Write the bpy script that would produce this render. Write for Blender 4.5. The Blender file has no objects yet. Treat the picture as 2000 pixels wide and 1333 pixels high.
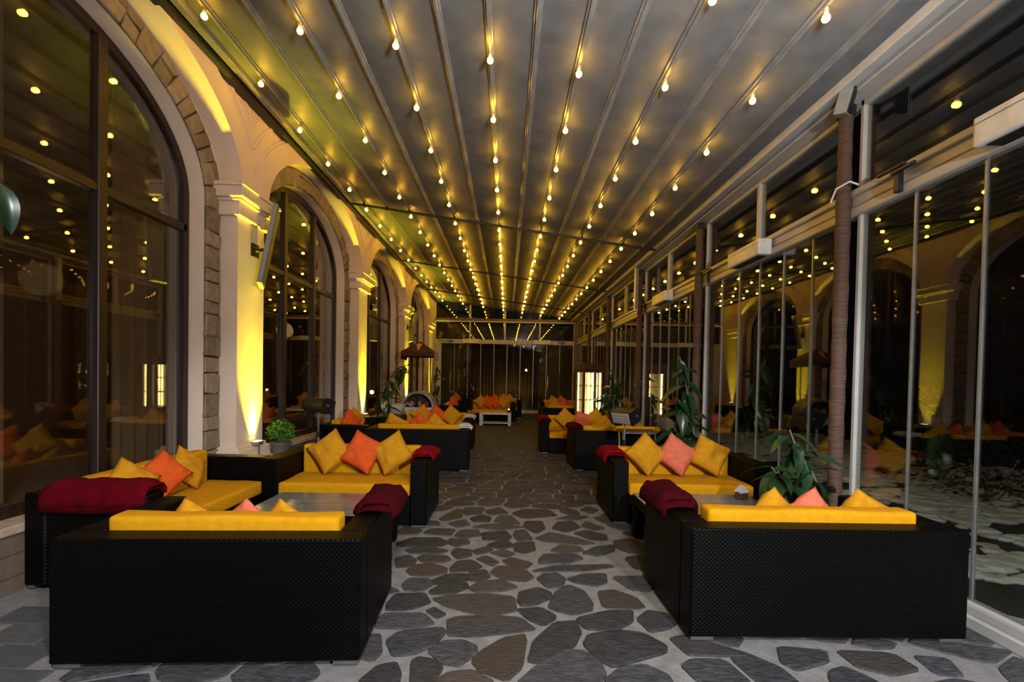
import bpy, bmesh, math, random
import numpy as np
from mathutils import Vector, Matrix, noise as mnoise
random.seed(7)
PI = math.pi
S = bpy.context.scene
COL = S.collection
rad = math.radians

# ------------------------------------------------------------------ camera
FPX, ROLL, PITCH, CAMH = 889.0, rad(1.1), rad(-1.0), 1.52
VPX, VPY = 990.0, 738.0            # where the hall's long axis vanishes
def _rx(a):
    c, s = math.cos(a), math.sin(a); return np.array([[1, 0, 0], [0, c, -s], [0, s, c]])
def _rz(a):
    c, s = math.cos(a), math.sin(a); return np.array([[c, -s, 0], [s, c, 0], [0, 0, 1]])
CR = _rx(PI / 2 + PITCH) @ _rz(ROLL)
_d = CR.T @ np.array([0, 1.0, 0])
CX, CY = VPX - FPX * (_d[0] / -_d[2]), VPY + FPX * (_d[1] / -_d[2])
def floor_at(px, py, z=0.0):
    r = CR @ np.array([(px - CX) / FPX, -(py - CY) / FPX, -1.0]); t = (z - CAMH) / r[2]
    return float(r[0] * t), float(r[1] * t)
def to_px(x, y, z):
    d = CR.T @ np.array([x, y, z - CAMH]); return CX + FPX * d[0] / -d[2], CY - FPX * d[1] / -d[2]
cd = bpy.data.cameras.new('camera'); cam = bpy.data.objects.new('camera', cd); COL.objects.link(cam)
M4 = Matrix.Identity(4)
for i in range(3):
    for j in range(3): M4[i][j] = CR[i, j]
M4.translation = (0, 0, CAMH); cam.matrix_world = M4
cd.sensor_width = 36.0; cd.lens = 36.0 * FPX / 2000.0
cd.shift_x = (1000 - CX) / 2000.0; cd.shift_y = (CY - 666.5) / 2000.0
cd.clip_start = 0.05; cd.clip_end = 200
S.camera = cam
# ------------------------------------------------------------------ world, exposure, large lights
w = bpy.data.worlds.new('night'); S.world = w; w.use_nodes = True
w.node_tree.nodes['Background'].inputs[0].default_value = (0.004, 0.0042, 0.005, 1)
w.node_tree.nodes['Background'].inputs[1].default_value = 0.35
S.view_settings.view_transform = 'Standard'; S.view_settings.look = 'None'
S.view_settings.gamma = 1.0; S.view_settings.use_curve_mapping = False
S.view_settings.exposure = 0.0
S.cycles.transparent_max_bounces = 24; S.cycles.max_bounces = 10
UP_COL = (1.0, 0.83, 0.03)
def light(name, kind, loc, power, col, **kw):
    l = bpy.data.lights.new(name, kind); l.energy = power; l.color = col
    o = bpy.data.objects.new(name, l); COL.objects.link(o); o.location = loc
    for k, v in kw.items():
        if k == 'rot': o.rotation_euler = v
        elif k == 'parent': o.parent = v
        else: setattr(l, k, v)
    return o
light('rear_fill_light', 'POINT', (1.7, -1.3, 2.2), 700, (0.97, 0.98, 1.0), shadow_soft_size=0.1)  # unseen bare light added for the neutral glow from behind the camera
light('ceiling_fill_spot', 'SPOT', (0.9, 0.4, 2.6), 1150, (0.95, 0.97, 1.0), rot=(rad(140), 0, rad(3)), spot_size=rad(84), spot_blend=0.3, shadow_soft_size=0.25)  # added spot without a fixture, brightens the near ceiling; cone avoids the end glass
light('floor_fill_spot', 'SPOT', (0.3, -0.9, 3.6), 850, (0.96, 0.97, 1.0), rot=(rad(36), 0, 0), spot_size=rad(96), spot_blend=0.25, shadow_soft_size=0.25)  # unseen downward spot, added to brighten the near floor
light('dining_room_light', 'POINT', (-5.6, 5.5, 2.6), 14, (1.0, 0.62, 0.25), shadow_soft_size=0.2)
light('dining_room_light.001', 'POINT', (-5.6, 11.5, 2.6), 14, (1.0, 0.62, 0.25), shadow_soft_size=0.2)
light('neighbour_curtain_fill', 'POINT', (0.2, 24.3, 0.6), 24, (1.0, 0.68, 0.18), shadow_soft_size=0.1)  # unseen warm point added to light the curtains beyond the end wall

# ------------------------------------------------------------------ helpers
def tag(o, label=None, cat=None, group=None, kind=None):
    if label: o['label'] = label
    if cat: o['category'] = cat
    if group: o['group'] = group
    if kind: o['kind'] = kind
    return o
def link(name, data, parent=None, loc=None, rot=None, scale=None):
    o = bpy.data.objects.new(name, data); COL.objects.link(o)
    if parent is not None: o.parent = parent
    if loc is not None: o.location = loc
    if rot is not None: o.rotation_euler = rot
    if scale is not None: o.scale = scale
    return o
def thing(name, loc, rz, label, cat, group=None):
    return tag(link(name, None, None, loc, (0, 0, rz)), label, cat, group)
class MB:
    def __init__(s): s.b = bmesh.new()
    def box(s, x0, x1, y0, y1, z0, z1, bev=0.0, seg=1):
        vs = [s.b.verts.new((x, y, z)) for x in (x0, x1) for y in (y0, y1) for z in (z0, z1)]
        fs = [s.b.faces.new([vs[i] for i in f]) for f in ((0, 1, 3, 2), (4, 6, 7, 5), (0, 4, 5, 1), (2, 3, 7, 6), (0, 2, 6, 4), (1, 5, 7, 3))]
        if bev:
            es = list({e for f in fs for e in f.edges})
            bmesh.ops.bevel(s.b, geom=es, offset=bev, segments=seg, affect='EDGES', profile=0.6)
        return s
    def mbox(s, mat, hx, hy, hz, bev=0.0, seg=1):
        n0 = len(s.b.verts); s.box(-hx, hx, -hy, hy, -hz, hz, bev, seg)
        s.b.verts.ensure_lookup_table()
        for v in s.b.verts[n0:]: v.co = mat @ v.co
        return s
    def face(s, pts):
        return s.b.faces.new([s.b.verts.new(p) for p in pts])
    def rings(s, rings, cap=True, closed=True):
        rv = [[s.b.verts.new(p) for p in r] for r in rings]
        n = len(rv[0])
        for a, c in zip(rv, rv[1:]):
            for i in range(n if closed else n - 1):
                j = (i + 1) % n
                s.b.faces.new((a[i], a[j], c[j], c[i]))
        if cap and closed:
            s.b.faces.new(list(reversed(rv[0]))); s.b.faces.new(rv[-1])
        return s
    def lathe(s, prof, n=16, c=(0, 0, 0), cap=True):
        return s.rings([[(c[0] + r * math.cos(2 * PI * i / n), c[1] + r * math.sin(2 * PI * i / n), c[2] + z) for i in range(n)] for r, z in prof], cap)
    def tube(s, pts, r, n=8, cap=True):
        pts = [Vector(p) for p in pts]
        rs = r if isinstance(r, (list, tuple)) else [r] * len(pts)
        out = []; up = None
        for i, p in enumerate(pts):
            t = (pts[min(i + 1, len(pts) - 1)] - pts[max(i - 1, 0)]).normalized()
            if up is None:
                up = Vector((0, 0, 1)) if abs(t.z) < 0.9 else Vector((1, 0, 0))
            a = t.cross(up).normalized(); bb = a.cross(t).normalized(); up = bb
            out.append([p + (a * math.cos(2 * PI * k / n) + bb * math.sin(2 * PI * k / n)) * rs[i] for k in range(n)])
        return s.rings(out, cap)
    def prism(s, poly, f0, f1):
        """poly: 2D points; f0,f1 map a 2D point to 3D for the two ends"""
        return s.rings([[f0(p) for p in poly], [f1(p) for p in poly]])
    def mesh(s, name, mat=None, smooth=False, uv=False):
        bmesh.ops.recalc_face_normals(s.b, faces=s.b.faces)
        me = bpy.data.meshes.new(name)
        if uv:
            L = s.b.loops.layers.uv.new('UVMap')
            for f in s.b.faces:
                n = f.normal; ax = max(range(3), key=lambda k: abs(n[k]))
                a, c = ((1, 2), (0, 2), (0, 1))[ax]
                for l in f.loops: l[L].uv = (l.vert.co[a], l.vert.co[c])
        s.b.to_mesh(me); s.b.free()
        if mat: me.materials.append(mat)
        if smooth: me.shade_smooth()
        return me
    def obj(s, name, mat, parent=None, loc=None, rot=None, smooth=False, uv=False):
        return link(name, s.mesh(name, mat, smooth, uv), parent, loc, rot)

# ------------------------------------------------------------------ materials
def nn(nt, t, **kw):
    n = nt.nodes.new(t)
    for k, v in kw.items(): setattr(n, k, v)
    return n
MATS = {}
def mat(name, col, rough=0.6, metal=0.0, col2=None, nscale=8.0, rand=0.0, bump=0.0, bscale=60.0, stretch=None, emit=0.0, spec=0.5, hue_rand=None, sheen=0.0):
    m = bpy.data.materials.new(name); m.use_nodes = True; nt = m.node_tree; L = nt.links
    p = nt.nodes['Principled BSDF']
    p.inputs['Roughness'].default_value = rough; p.inputs['Metallic'].default_value = metal
    p.inputs['Specular IOR Level'].default_value = spec
    if sheen: p.inputs['Sheen Weight'].default_value = sheen
    tc = nn(nt, 'ShaderNodeTexCoord'); mp = nn(nt, 'ShaderNodeMapping')
    L.new(tc.outputs['Object'], mp.inputs[0])
    oi = nn(nt, 'ShaderNodeObjectInfo')
    if rand or hue_rand:
        comb = nn(nt, 'ShaderNodeCombineXYZ'); ml = nn(nt, 'ShaderNodeMath', operation='MULTIPLY'); ml.inputs[1].default_value = 37.0
        L.new(oi.outputs['Random'], ml.inputs[0]); L.new(ml.outputs[0], comb.inputs[0]); L.new(ml.outputs[0], comb.inputs[2]); L.new(comb.outputs[0], mp.inputs['Location'])
    if stretch: mp.inputs['Scale'].default_value = stretch
    c2 = col2 or tuple(c * 0.72 for c in col)
    no = nn(nt, 'ShaderNodeTexNoise'); no.inputs['Scale'].default_value = nscale; no.inputs['Detail'].default_value = 6
    L.new(mp.outputs[0], no.inputs['Vector'])
    mx = nn(nt, 'ShaderNodeMix', data_type='RGBA')
    mr = nn(nt, 'ShaderNodeMapRange'); mr.inputs[1].default_value = 0.3; mr.inputs[2].default_value = 0.7
    L.new(no.outputs[0], mr.inputs[0]); L.new(mr.outputs[0], mx.inputs[0])
    mx.inputs[6].default_value = (*c2, 1); mx.inputs[7].default_value = (*col, 1)
    out = mx.outputs[2]
    if hue_rand:
        m2 = nn(nt, 'ShaderNodeMix', data_type='RGBA'); pw = nn(nt, 'ShaderNodeMath', operation='POWER'); pw.inputs[1].default_value = 5.0
        L.new(oi.outputs['Random'], pw.inputs[0]); L.new(pw.outputs[0], m2.inputs[0]); L.new(out, m2.inputs[6]); m2.inputs[7].default_value = (*hue_rand, 1); out = m2.outputs[2]
    if rand:
        hs = nn(nt, 'ShaderNodeHueSaturation'); r2 = nn(nt, 'ShaderNodeMapRange'); r2.inputs[3].default_value = 1 - rand; r2.inputs[4].default_value = 1 + rand
        wn = nn(nt, 'ShaderNodeTexWhiteNoise', noise_dimensions='1D'); L.new(oi.outputs['Random'], wn.inputs['W'])
        L.new(wn.outputs['Value'], r2.inputs[0]); L.new(r2.outputs[0], hs.inputs['Value']); L.new(out, hs.inputs['Color']); out = hs.outputs[0]
    L.new(out, p.inputs['Base Color'])
    if bump:
        n2 = nn(nt, 'ShaderNodeTexNoise'); n2.inputs['Scale'].default_value = bscale; n2.inputs['Detail'].default_value = 4
        L.new(mp.outputs[0], n2.inputs['Vector'])
        bp = nn(nt, 'ShaderNodeBump'); bp.inputs['Strength'].default_value = bump; bp.inputs['Distance'].default_value = 0.01
        L.new(n2.outputs[0], bp.inputs['Height']); L.new(bp.outputs[0], p.inputs['Normal'])
    if emit:
        p.inputs['Emission Color'].default_value = (*col, 1); p.inputs['Emission Strength'].default_value = emit
    MATS[name] = m
    return m
def glassmat(name, f0=0.07, tint=(0.93, 0.95, 0.93), rough=0.0):
    m = bpy.data.materials.new(name); m.use_nodes = True; nt = m.node_tree; L = nt.links
    nt.nodes.remove(nt.nodes['Principled BSDF'])
    lw = nn(nt, 'ShaderNodeLayerWeight'); lw.inputs[0].default_value = 0.5
    pw = nn(nt, 'ShaderNodeMath', operation='POWER'); pw.inputs[1].default_value = 2.7
    ma = nn(nt, 'ShaderNodeMath', operation='MULTIPLY_ADD'); ma.inputs[1].default_value = 1 - f0; ma.inputs[2].default_value = f0
    L.new(lw.outputs['Facing'], pw.inputs[0]); L.new(pw.outputs[0], ma.inputs[0])
    tr = nn(nt, 'ShaderNodeBsdfTransparent'); tr.inputs[0].default_value = (*tint, 1)
    gl = nn(nt, 'ShaderNodeBsdfGlossy'); gl.inputs['Roughness'].default_value = rough
    mx = nn(nt, 'ShaderNodeMixShader'); L.new(ma.outputs[0], mx.inputs[0]); L.new(tr.outputs[0], mx.inputs[1]); L.new(gl.outputs[0], mx.inputs[2])
    L.new(mx.outputs[0], nt.nodes['Material Output'].inputs[0])
    return m
def wickermat():
    m = bpy.data.materials.new('woven_wicker'); m.use_nodes = True; nt = m.node_tree; L = nt.links
    p = nt.nodes['Principled BSDF']; p.inputs['Roughness'].default_value = 0.4; p.inputs['Specular IOR Level'].default_value = 0.09
    uv = nn(nt, 'ShaderNodeUVMap'); sx = nn(nt, 'ShaderNodeSeparateXYZ'); L.new(uv.outputs[0], sx.inputs[0])
    def mth(op, a, b=None):
        n = nn(nt, 'ShaderNodeMath', operation=op)
        for i, v in enumerate((a, b)):
            if v is None: continue
            if isinstance(v, (int, float)): n.inputs[i].default_value = v
            else: L.new(v, n.inputs[i])
        return n.outputs[0]
    u = mth('DIVIDE', sx.outputs[0], 0.027); v = mth('DIVIDE', sx.outputs[1], 0.0125)
    row = mth('FLOOR', v); par = mth('MULTIPLY', mth('FLOORED_MODULO', row, 2.0), 0.5)
    hu = mth('ABSOLUTE', mth('SINE', mth('MULTIPLY', mth('ADD', u, par), PI)))
    hv = mth('SINE', mth('MULTIPLY', mth('FRACT', v), PI))
    h = mth('MULTIPLY', hu, hv)
    mx = nn(nt, 'ShaderNodeMix', data_type='RGBA'); L.new(h, mx.inputs[0])
    mx.inputs[6].default_value = (0.0005, 0.0005, 0.0005, 1); mx.inputs[7].default_value = (0.0032, 0.0028, 0.0025, 1)
    L.new(mx.outputs[2], p.inputs['Base Color'])
    bp = nn(nt, 'ShaderNodeBump'); bp.inputs['Strength'].default_value = 0.7; bp.inputs['Distance'].default_value = 0.004
    L.new(h, bp.inputs['Height']); L.new(bp.outputs[0], p.inputs['Normal'])
    return m
def emitmat(name, col, strength):
    m = bpy.data.materials.new(name); m.use_nodes = True; nt = m.node_tree
    nt.nodes.remove(nt.nodes['Principled BSDF'])
    e = nn(nt, 'ShaderNodeEmission'); e.inputs[0].default_value = (*col, 1); e.inputs[1].default_value = strength
    nt.links.new(e.outputs[0], nt.nodes['Material Output'].inputs[0])
    return m
def linemat(name, col, col2, period, axis, rough=0.7, noise_amt=0.15, bump=0.2, bdist=0.004, soft=True):
    """fine ribbing along one object axis"""
    m = mat(name, col, rough, 0, col2, 5.0); nt = m.node_tree; L = nt.links; p = nt.nodes['Principled BSDF']
    tc = nn(nt, 'ShaderNodeTexCoord'); sx = nn(nt, 'ShaderNodeSeparateXYZ'); L.new(tc.outputs['Object'], sx.inputs[0])
    a = nn(nt, 'ShaderNodeMath', operation='MULTIPLY'); a.inputs[1].default_value = 2 * PI / period; L.new(sx.outputs[axis], a.inputs[0])
    s_ = nn(nt, 'ShaderNodeMath', operation='SINE'); L.new(a.outputs[0], s_.inputs[0])
    bp = nn(nt, 'ShaderNodeBump'); bp.inputs['Strength'].default_value = bump; bp.inputs['Distance'].default_value = bdist
    L.new(s_.outputs[0], bp.inputs['Height']); L.new(bp.outputs[0], p.inputs['Normal'])
    return m
PLASTER = mat('cream_plaster', (0.68, 0.535, 0.42), 0.85, col2=(0.62, 0.485, 0.38), nscale=2.5, bump=0.25, bscale=140)
ARCHSTONE = mat('arch_stone', (0.27, 0.205, 0.14), 0.85, col2=(0.17, 0.125, 0.085), nscale=14, rand=0.25, bump=0.7, bscale=35)
MORTARDK = mat('dark_joint', (0.05, 0.04, 0.032), 0.9)
FRAMEWOOD = mat('dark_window_wood', (0.026, 0.010, 0.006), 0.45, col2=(0.012, 0.005, 0.0035), nscale=5, stretch=(6, 6, 0.6))
GLASS = glassmat('clear_glass', 0.035)
GLASSW = glassmat('window_glass', 0.05, (0.88, 0.87, 0.84))
GLASSD = glassmat('display_glass', 0.05)
MEMBRANE = linemat('roof_membrane', (0.112, 0.112, 0.112), (0.078, 0.078, 0.078), 0.012, 1, 0.55, bump=0.12, bdist=0.002)
RIB = mat('roof_rib_aluminium', (0.19, 0.188, 0.185), 0.3, 0.2)
WHITEAL = mat('white_aluminium', (0.42, 0.41, 0.39), 0.4, 0.0, col2=(0.37, 0.36, 0.34))
GREYAL = mat('grey_aluminium', (0.32, 0.32, 0.32), 0.35, 0.6)
DARKMETAL = mat('dark_metal', (0.02, 0.02, 0.02), 0.45, 0.3)
BLACKPL = mat('black_plastic', (0.012, 0.012, 0.013), 0.4)
GREYPL = mat('grey_plastic', (0.22, 0.22, 0.22), 0.45)
WHITEPL = mat('white_plastic', (0.72, 0.72, 0.70), 0.4)
WICKER = wickermat()
YELLOW = mat('mustard_canvas', (0.60, 0.285, 0.006), 0.9, col2=(0.52, 0.24, 0.005), nscale=22, bump=0.35, bscale=220, spec=0.1)
PYELLOW = mat('mustard_pillow_cotton', (0.56, 0.265, 0.010), 0.9, col2=(0.46, 0.205, 0.007), nscale=20, bump=0.5, bscale=160, spec=0.15)
PORANGE = mat('orange_pillow_cotton', (0.66, 0.10, 0.016), 0.9, col2=(0.56, 0.075, 0.012), nscale=20, bump=0.5, bscale=160, spec=0.15)
PSALMON = mat('salmon_pillow_cotton', (0.66, 0.165, 0.095), 0.9, col2=(0.56, 0.13, 0.07), nscale=20, bump=0.5, bscale=160, spec=0.15)
RED = mat('red_fleece', (0.19, 0.003, 0.006), 0.95, col2=(0.14, 0.002, 0.004), nscale=30, bump=0.5, bscale=120, spec=0.06)
DARKRED = mat('dark_red_fleece', (0.105, 0.0015, 0.005), 0.95, col2=(0.075, 0.001, 0.004), nscale=30, bump=0.5, bscale=120, spec=0.06)
MAROON = mat('maroon_fleece', (0.048, 0.001, 0.004), 0.95, col2=(0.033, 0.001, 0.003), nscale=30, bump=0.5, bscale=120, spec=0.06)
TOWEL = mat('pale_towel_cotton', (0.60, 0.56, 0.50), 0.95, bump=0.4)
FLAG = mat('slate_flagstone', (0.056, 0.059, 0.065), 0.62, col2=(0.022, 0.0235, 0.027), nscale=16, rand=0.30, bump=1.0, bscale=26, hue_rand=(0.060, 0.046, 0.036), stretch=(1, 2.4, 1), spec=0.25)
MORTAR = mat('grey_mortar', (0.215, 0.21, 0.205), 0.85, col2=(0.14, 0.137, 0.133), nscale=12, bump=0.5, bscale=90)
PAVER = mat('concrete_paver', (0.085, 0.087, 0.087), 0.8, col2=(0.06, 0.062, 0.06), nscale=18, rand=0.2, bump=0.3, bscale=160)
TRUNK = mat('palm_trunk', (0.115, 0.060, 0.036), 0.75, col2=(0.045, 0.024, 0.016), nscale=6, stretch=(1.0, 1.0, 16), bump=0.8, bscale=8)
SILL = mat('sill_stone', (0.40, 0.31, 0.225), 0.7, nscale=20, bump=0.2)
APRON = mat('brown_apron_stone', (0.14, 0.10, 0.07), 0.8, nscale=20, bump=0.2)
BROWN = mat('brown_lacquered_wood', (0.10, 0.045, 0.025), 0.45, col2=(0.06, 0.028, 0.016), stretch=(5, 5, 0.7))
LEAF = mat('rubber_leaf', (0.017, 0.052, 0.016), 0.28, col2=(0.010, 0.030, 0.011), nscale=6, rand=0.3, spec=0.6)
BUSHLEAF = mat('bright_small_leaf', (0.10, 0.28, 0.03), 0.45, col2=(0.05, 0.16, 0.02), nscale=25)
DARKLEAF = mat('dark_shrub_leaf', (0.022, 0.05, 0.016), 0.5, col2=(0.012, 0.03, 0.01), nscale=20)
STEM = mat('plant_stem', (0.20, 0.13, 0.08), 0.7, nscale=30, bump=0.4)
GREENSTEM = mat('green_stem', (0.12, 0.20, 0.04), 0.6)
POT = mat('grey_pot', (0.09, 0.085, 0.08), 0.6)
SOILM = mat('soil', (0.03, 0.02, 0.014), 0.95, bump=0.8)
CURTAIN = mat('brown_curtain', (0.17, 0.105, 0.045), 0.9, col2=(0.12, 0.07, 0.03), nscale=3, stretch=(4, 4, 0.3))
INWALL = mat('dining_room_wall', (0.18, 0.12, 0.07), 0.9)
GROUND = mat('garden_soil', (0.05, 0.048, 0.042), 0.95, col2=(0.02, 0.022, 0.017), nscale=2, bump=0.8, bscale=12)
PEBBLE = mat('pale_pebbles', (0.66, 0.67, 0.63), 0.8, col2=(0.5, 0.51, 0.47), nscale=8, bump=0.3)
STRIPE = mat('cream_awning_cloth', (0.50, 0.36, 0.20), 0.85)
MARO = mat('brown_awning_cloth', (0.075, 0.022, 0.018), 0.85)
BEIGE = mat('beige_upholstery', (0.50, 0.42, 0.30), 0.9, bump=0.3, bscale=150)
STEEL = mat('brushed_steel', (0.62, 0.62, 0.62), 0.28, 0.9)
REFLECTOR = mat('heater_reflector', (0.78, 0.78, 0.78), 0.25, 0.6)
FOOT = mat('grey_foot_metal', (0.16, 0.16, 0.16), 0.4, 0.5)
PINK = mat('pink_print', (0.75, 0.32, 0.30), 0.8)
CONE = mat('cone_print', (0.62, 0.42, 0.16), 0.8)
WHITEPAINT = mat('white_painted_wood', (0.66, 0.62, 0.55), 0.55)
BULBGLASS = emitmat('bulb_glow', (1.0, 0.50, 0.03), 108.0)
SOCKET = mat('bulb_socket', (0.45, 0.36, 0.22), 0.5)
GLOWSTRIP = emitmat('display_light_strip', (1.0, 0.70, 0.24), 16.0)
UPGLOW = emitmat('uplight_lens_glow', (1.0, 0.9, 0.35), 12.0)
CANDLE = emitmat('candle_glow', (1.0, 0.75, 0.4), 8.0)
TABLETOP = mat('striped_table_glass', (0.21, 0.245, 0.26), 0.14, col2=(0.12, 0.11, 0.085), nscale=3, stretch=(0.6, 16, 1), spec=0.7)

# ------------------------------------------------------------------ floor
YE = 19.5                                  # end glass wall
XL, XR = -3.1, 3.0                         # pilaster faces, glass wall
FB = -2.18                                 # border between pavers and flagstones
m = MB(); m.box(-3.32, XR + 0.07, -3.0, YE + 0.1, -0.10, 0.0)
floor = tag(m.obj('floor', MORTAR), 'grey mortared stone floor of the glazed terrace', kind='structure')
CROP = [  # outlines of the flagstones nearest the camera, read off the photograph (700+x/3.078, 900+y/3.078)
 [(455,835),(560,815),(760,808),(925,825),(935,905),(840,925),(700,918),(540,880)],
 [(548,965),(600,945),(780,940),(960,950),(1055,1020),(880,1040),(690,1058),(555,1055)],
 [(185,1090),(260,1040),(490,1015),(510,1040),(440,1115),(330,1160),(220,1172)],
 [(435,1150),(520,1100),(620,1095),(695,1125),(690,1170),(600,1230),(510,1215)],
 [(700,1210),(740,1160),(870,1080),(990,1055),(1000,1090),(970,1240),(890,1320),(740,1260)],
 [(1030,1200),(1070,1090),(1180,985),(1300,975),(1330,1040),(1280,1120),(1160,1190),(1070,1215)],
 [(1370,1110),(1400,1060),(1560,1035),(1700,1050),(1835,1120),(1830,1160),(1540,1240),(1460,1200)],
 [(970,1340),(1080,1250),(1240,1150),(1360,1160),(1440,1220),(1470,1290),(1400,1380),(1150,1420)],
 [(320,1340),(330,1220),(370,1195),(440,1210),(490,1250),(430,1350)],
 [(20,1333),(120,1250),(220,1230),(235,1290),(220,1380),(60,1400)],
 [(470,1340),(560,1290),(680,1280),(800,1340),(700,1420),(520,1400)],
 [(1490,1333),(1600,1260),(1720,1245),(1847,1300),(1880,1360),(1700,1420)],
 [(960,900),(1100,895),(1170,935),(1165,955),(1110,990),(1040,960)],
 [(1150,885),(1190,800),(1260,755),(1350,790),(1395,860),(1390,900),(1290,925),(1210,905)],
 [(970,845),(980,800),(1080,775),(1145,800),(1150,830),(1050,870),(990,872)],
 [(1450,795),(1540,785),(1660,830),(1710,880),(1660,890),(1480,885)],
 [(1320,955),(1500,915),(1640,910),(1630,975),(1540,1020),(1380,1015)],
 [(1690,960),(1750,915),(1847,930),(1900,980),(1847,1010),(1760,1030)],
 [(675,770),(740,735),(850,725),(950,765),(860,785),(720,792)],
 [(440,785),(520,745),(640,740),(650,770),(560,800),(450,805)],
 [(275,750),(310,715),(420,715),(430,755),(370,785),(290,780)],
 [(455,720),(540,690),(640,685),(645,725),(560,740),(460,745)],
 [(665,695),(690,670),(760,665),(780,700),(740,725),(680,722)],
 [(805,680),(840,640),(930,645),(1000,665),(1045,705),(990,728),(880,715)],
 [(1085,715),(1120,690),(1190,685),(1235,715),(1215,760),(1140,765)],
 [(1265,715),(1360,690),(1480,685),(1480,735),(1420,755),(1310,735)],
 [(1530,705),(1730,702),(1760,760),(1740,785),(1650,780)],
 [(300,665),(340,635),(430,625),(520,650),(515,680),(420,695),(330,690)],
 [(560,650),(600,610),(680,605),(735,640),(680,662),(570,672)],
 [(365,590),(400,575),(520,580),(545,600),(500,615),(400,612)],
 [(230,590),(300,575),(340,600),(320,635),(235,645)],
 [(875,605),(930,590),(1040,620),(1000,650),(920,640)],
 [(715,595),(770,578),(835,610),(800,635)],
 [(1060,665),(1200,635),(1500,630),(1530,645),(1350,665),(1080,672)],
 [(1095,600),(1130,570),(1300,570),(1340,595),(1240,620),(1100,622)],
 [(1350,560),(1440,525),(1530,515),(1530,545),(1450,575)],
 [(1540,490),(1620,475),(1730,510),(1730,545),(1640,558),(1560,530)],
 [(1160,545),(1220,510),(1320,520),(1345,545),(1250,560)],
 [(945,500),(1050,490),(1055,540),(1000,558),(945,545)],
 [(800,560),(870,540),(935,560),(890,585)],
 [(695,545),(780,520),(800,545),(720,565)],
 [(570,560),(590,535),(670,545),(670,575),(600,592)],
 [(290,540),(400,520),(530,545),(480,562),(330,560)],
 [(240,500),(330,470),(480,470),(535,500),(480,520),(250,520)],
 [(535,495),(560,475),(650,478),(660,500),(590,518)],
 [(780,510),(880,482),(940,520),(850,532)],
 [(1070,470),(1160,435),(1290,465),(1420,500),(1330,508),(1120,490)],
 [(1300,440),(1370,425),(1480,450),(1490,480),(1400,478)],
 [(1170,410),(1200,375),(1280,365),(1330,405),(1250,432)],
 [(1000,400),(1010,370),(1100,370),(1115,410),(1070,440)],
 [(940,450),(945,425),(1000,420),(1045,475),(960,485)],
 [(745,440),(880,428),(910,460),(890,480),(760,480)],
 [(585,455),(620,425),(715,420),(725,455),(640,468)],
 [(690,405),(770,385),(900,385),(990,405),(850,418)],
 [(1345,400),(1370,370),(1480,410),(1420,418)],
 [(820,370),(850,335),(920,335),(970,385),(890,380)],
 [(680,350),(740,330),(790,345),(780,370),(700,368)],
 [(630,305),(650,285),(755,285),(735,320),(650,330)],
 [(765,305),(850,285),(895,320),(800,328)],
 [(490,350),(590,295),(625,300),(615,345),(520,365)],
 [(545,380),(640,360),(665,390),(600,402)],
 [(930,320),(1000,295),(1140,300),(1190,335),(1000,350)],
 [(185,865),(230,810),(390,805),(420,860),(300,895),(180,900)],
 [(130,950),(180,925),(380,925),(445,985),(330,1010),(120,1010)],
 [(420,910),(460,892),(515,925),(470,945)],
 [(10,1180),(70,1060),(130,1060),(130,1150),(90,1200)],
 [(1335,300),(1380,275),(1435,300),(1400,320)],
 [(400,440),(440,415),(575,418),(545,455)],
 [(2539,1133),(2801,1154),(2807,1216),(2647,1262),(2555,1216)],
 [(2893,1154),(3201,1170),(3355,1262),(3201,1287),(3016,1247)],
 [(3355,1185),(3540,1200),(3617,1293),(3478,1287)],
]
def chaikin(P, k=0.2):
    out = []
    for a, b in zip(P, P[1:] + P[:1]):
        out.append((a[0] + (b[0] - a[0]) * k, a[1] + (b[1] - a[1]) * k)); out.append((a[0] + (b[0] - a[0]) * (1 - k), a[1] + (b[1] - a[1]) * (1 - k)))
    return out
def inside(p, P):
    c = False
    for (x0, y0), (x1, y1) in zip(P, P[1:] + P[:1]):
        if (y0 > p[1]) != (y1 > p[1]) and p[0] < (x1 - x0) * (p[1] - y0) / (y1 - y0) + x0: c = not c
    return c
traced = [[floor_at(700 + x / 3.078, 900 + y / 3.078) for x, y in P] for P in CROP]
AN = 1.35                                   # stones lie longer across the hall than along it
seeds, owner = [], []
for P in traced:
    cx_ = sum(p[0] for p in P) / len(P); cy_ = sum(p[1] for p in P) / len(P)
    for a, b in zip(P, P[1:] + P[:1]):
        for k in (0, 0.33, 0.66):
            x = a[0] + (b[0] - a[0]) * k; y = a[1] + (b[1] - a[1]) * k
            seeds.append((cx_ + (x - cx_) * 0.82, (cy_ + (y - cy_) * 0.82) * AN)); owner.append(-1)
rs = random.Random(11)
autos = []
y = 0.9
while y < YE - 0.1:
    x = FB + 0.12 + rs.random() * 0.2
    while x < XR - 0.1:
        p = (x + rs.uniform(-0.09, 0.09), y + rs.uniform(-0.08, 0.08))
        if FB + 0.08 < p[0] < XR - 0.05 and not any(inside(p, P) for P in traced):
            d = min(((p[0] - q[0]) ** 2 + (p[1] * AN - q[1]) ** 2) for q in seeds[:len(owner)]) if p[1] < 6.5 else 9
            if d > 0.010: autos.append((p[0], p[1] * AN))
        x += 0.33 * rs.uniform(0.75, 1.35)
    y += 0.235
nblk = len(seeds); allp = np.array(seeds + autos)
def grow(P, d):
    cx_ = sum(p[0] for p in P) / len(P); cy_ = sum(p[1] for p in P) / len(P); out = []
    for p in P:
        l = math.hypot(p[0] - cx_, p[1] - cy_); out.append((p[0] + (p[0] - cx_) / l * d, p[1] + (p[1] - cy_) / l * d))
    return out
stones = [chaikin(grow(P, 0.026), 0.12) for P in traced]
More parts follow.
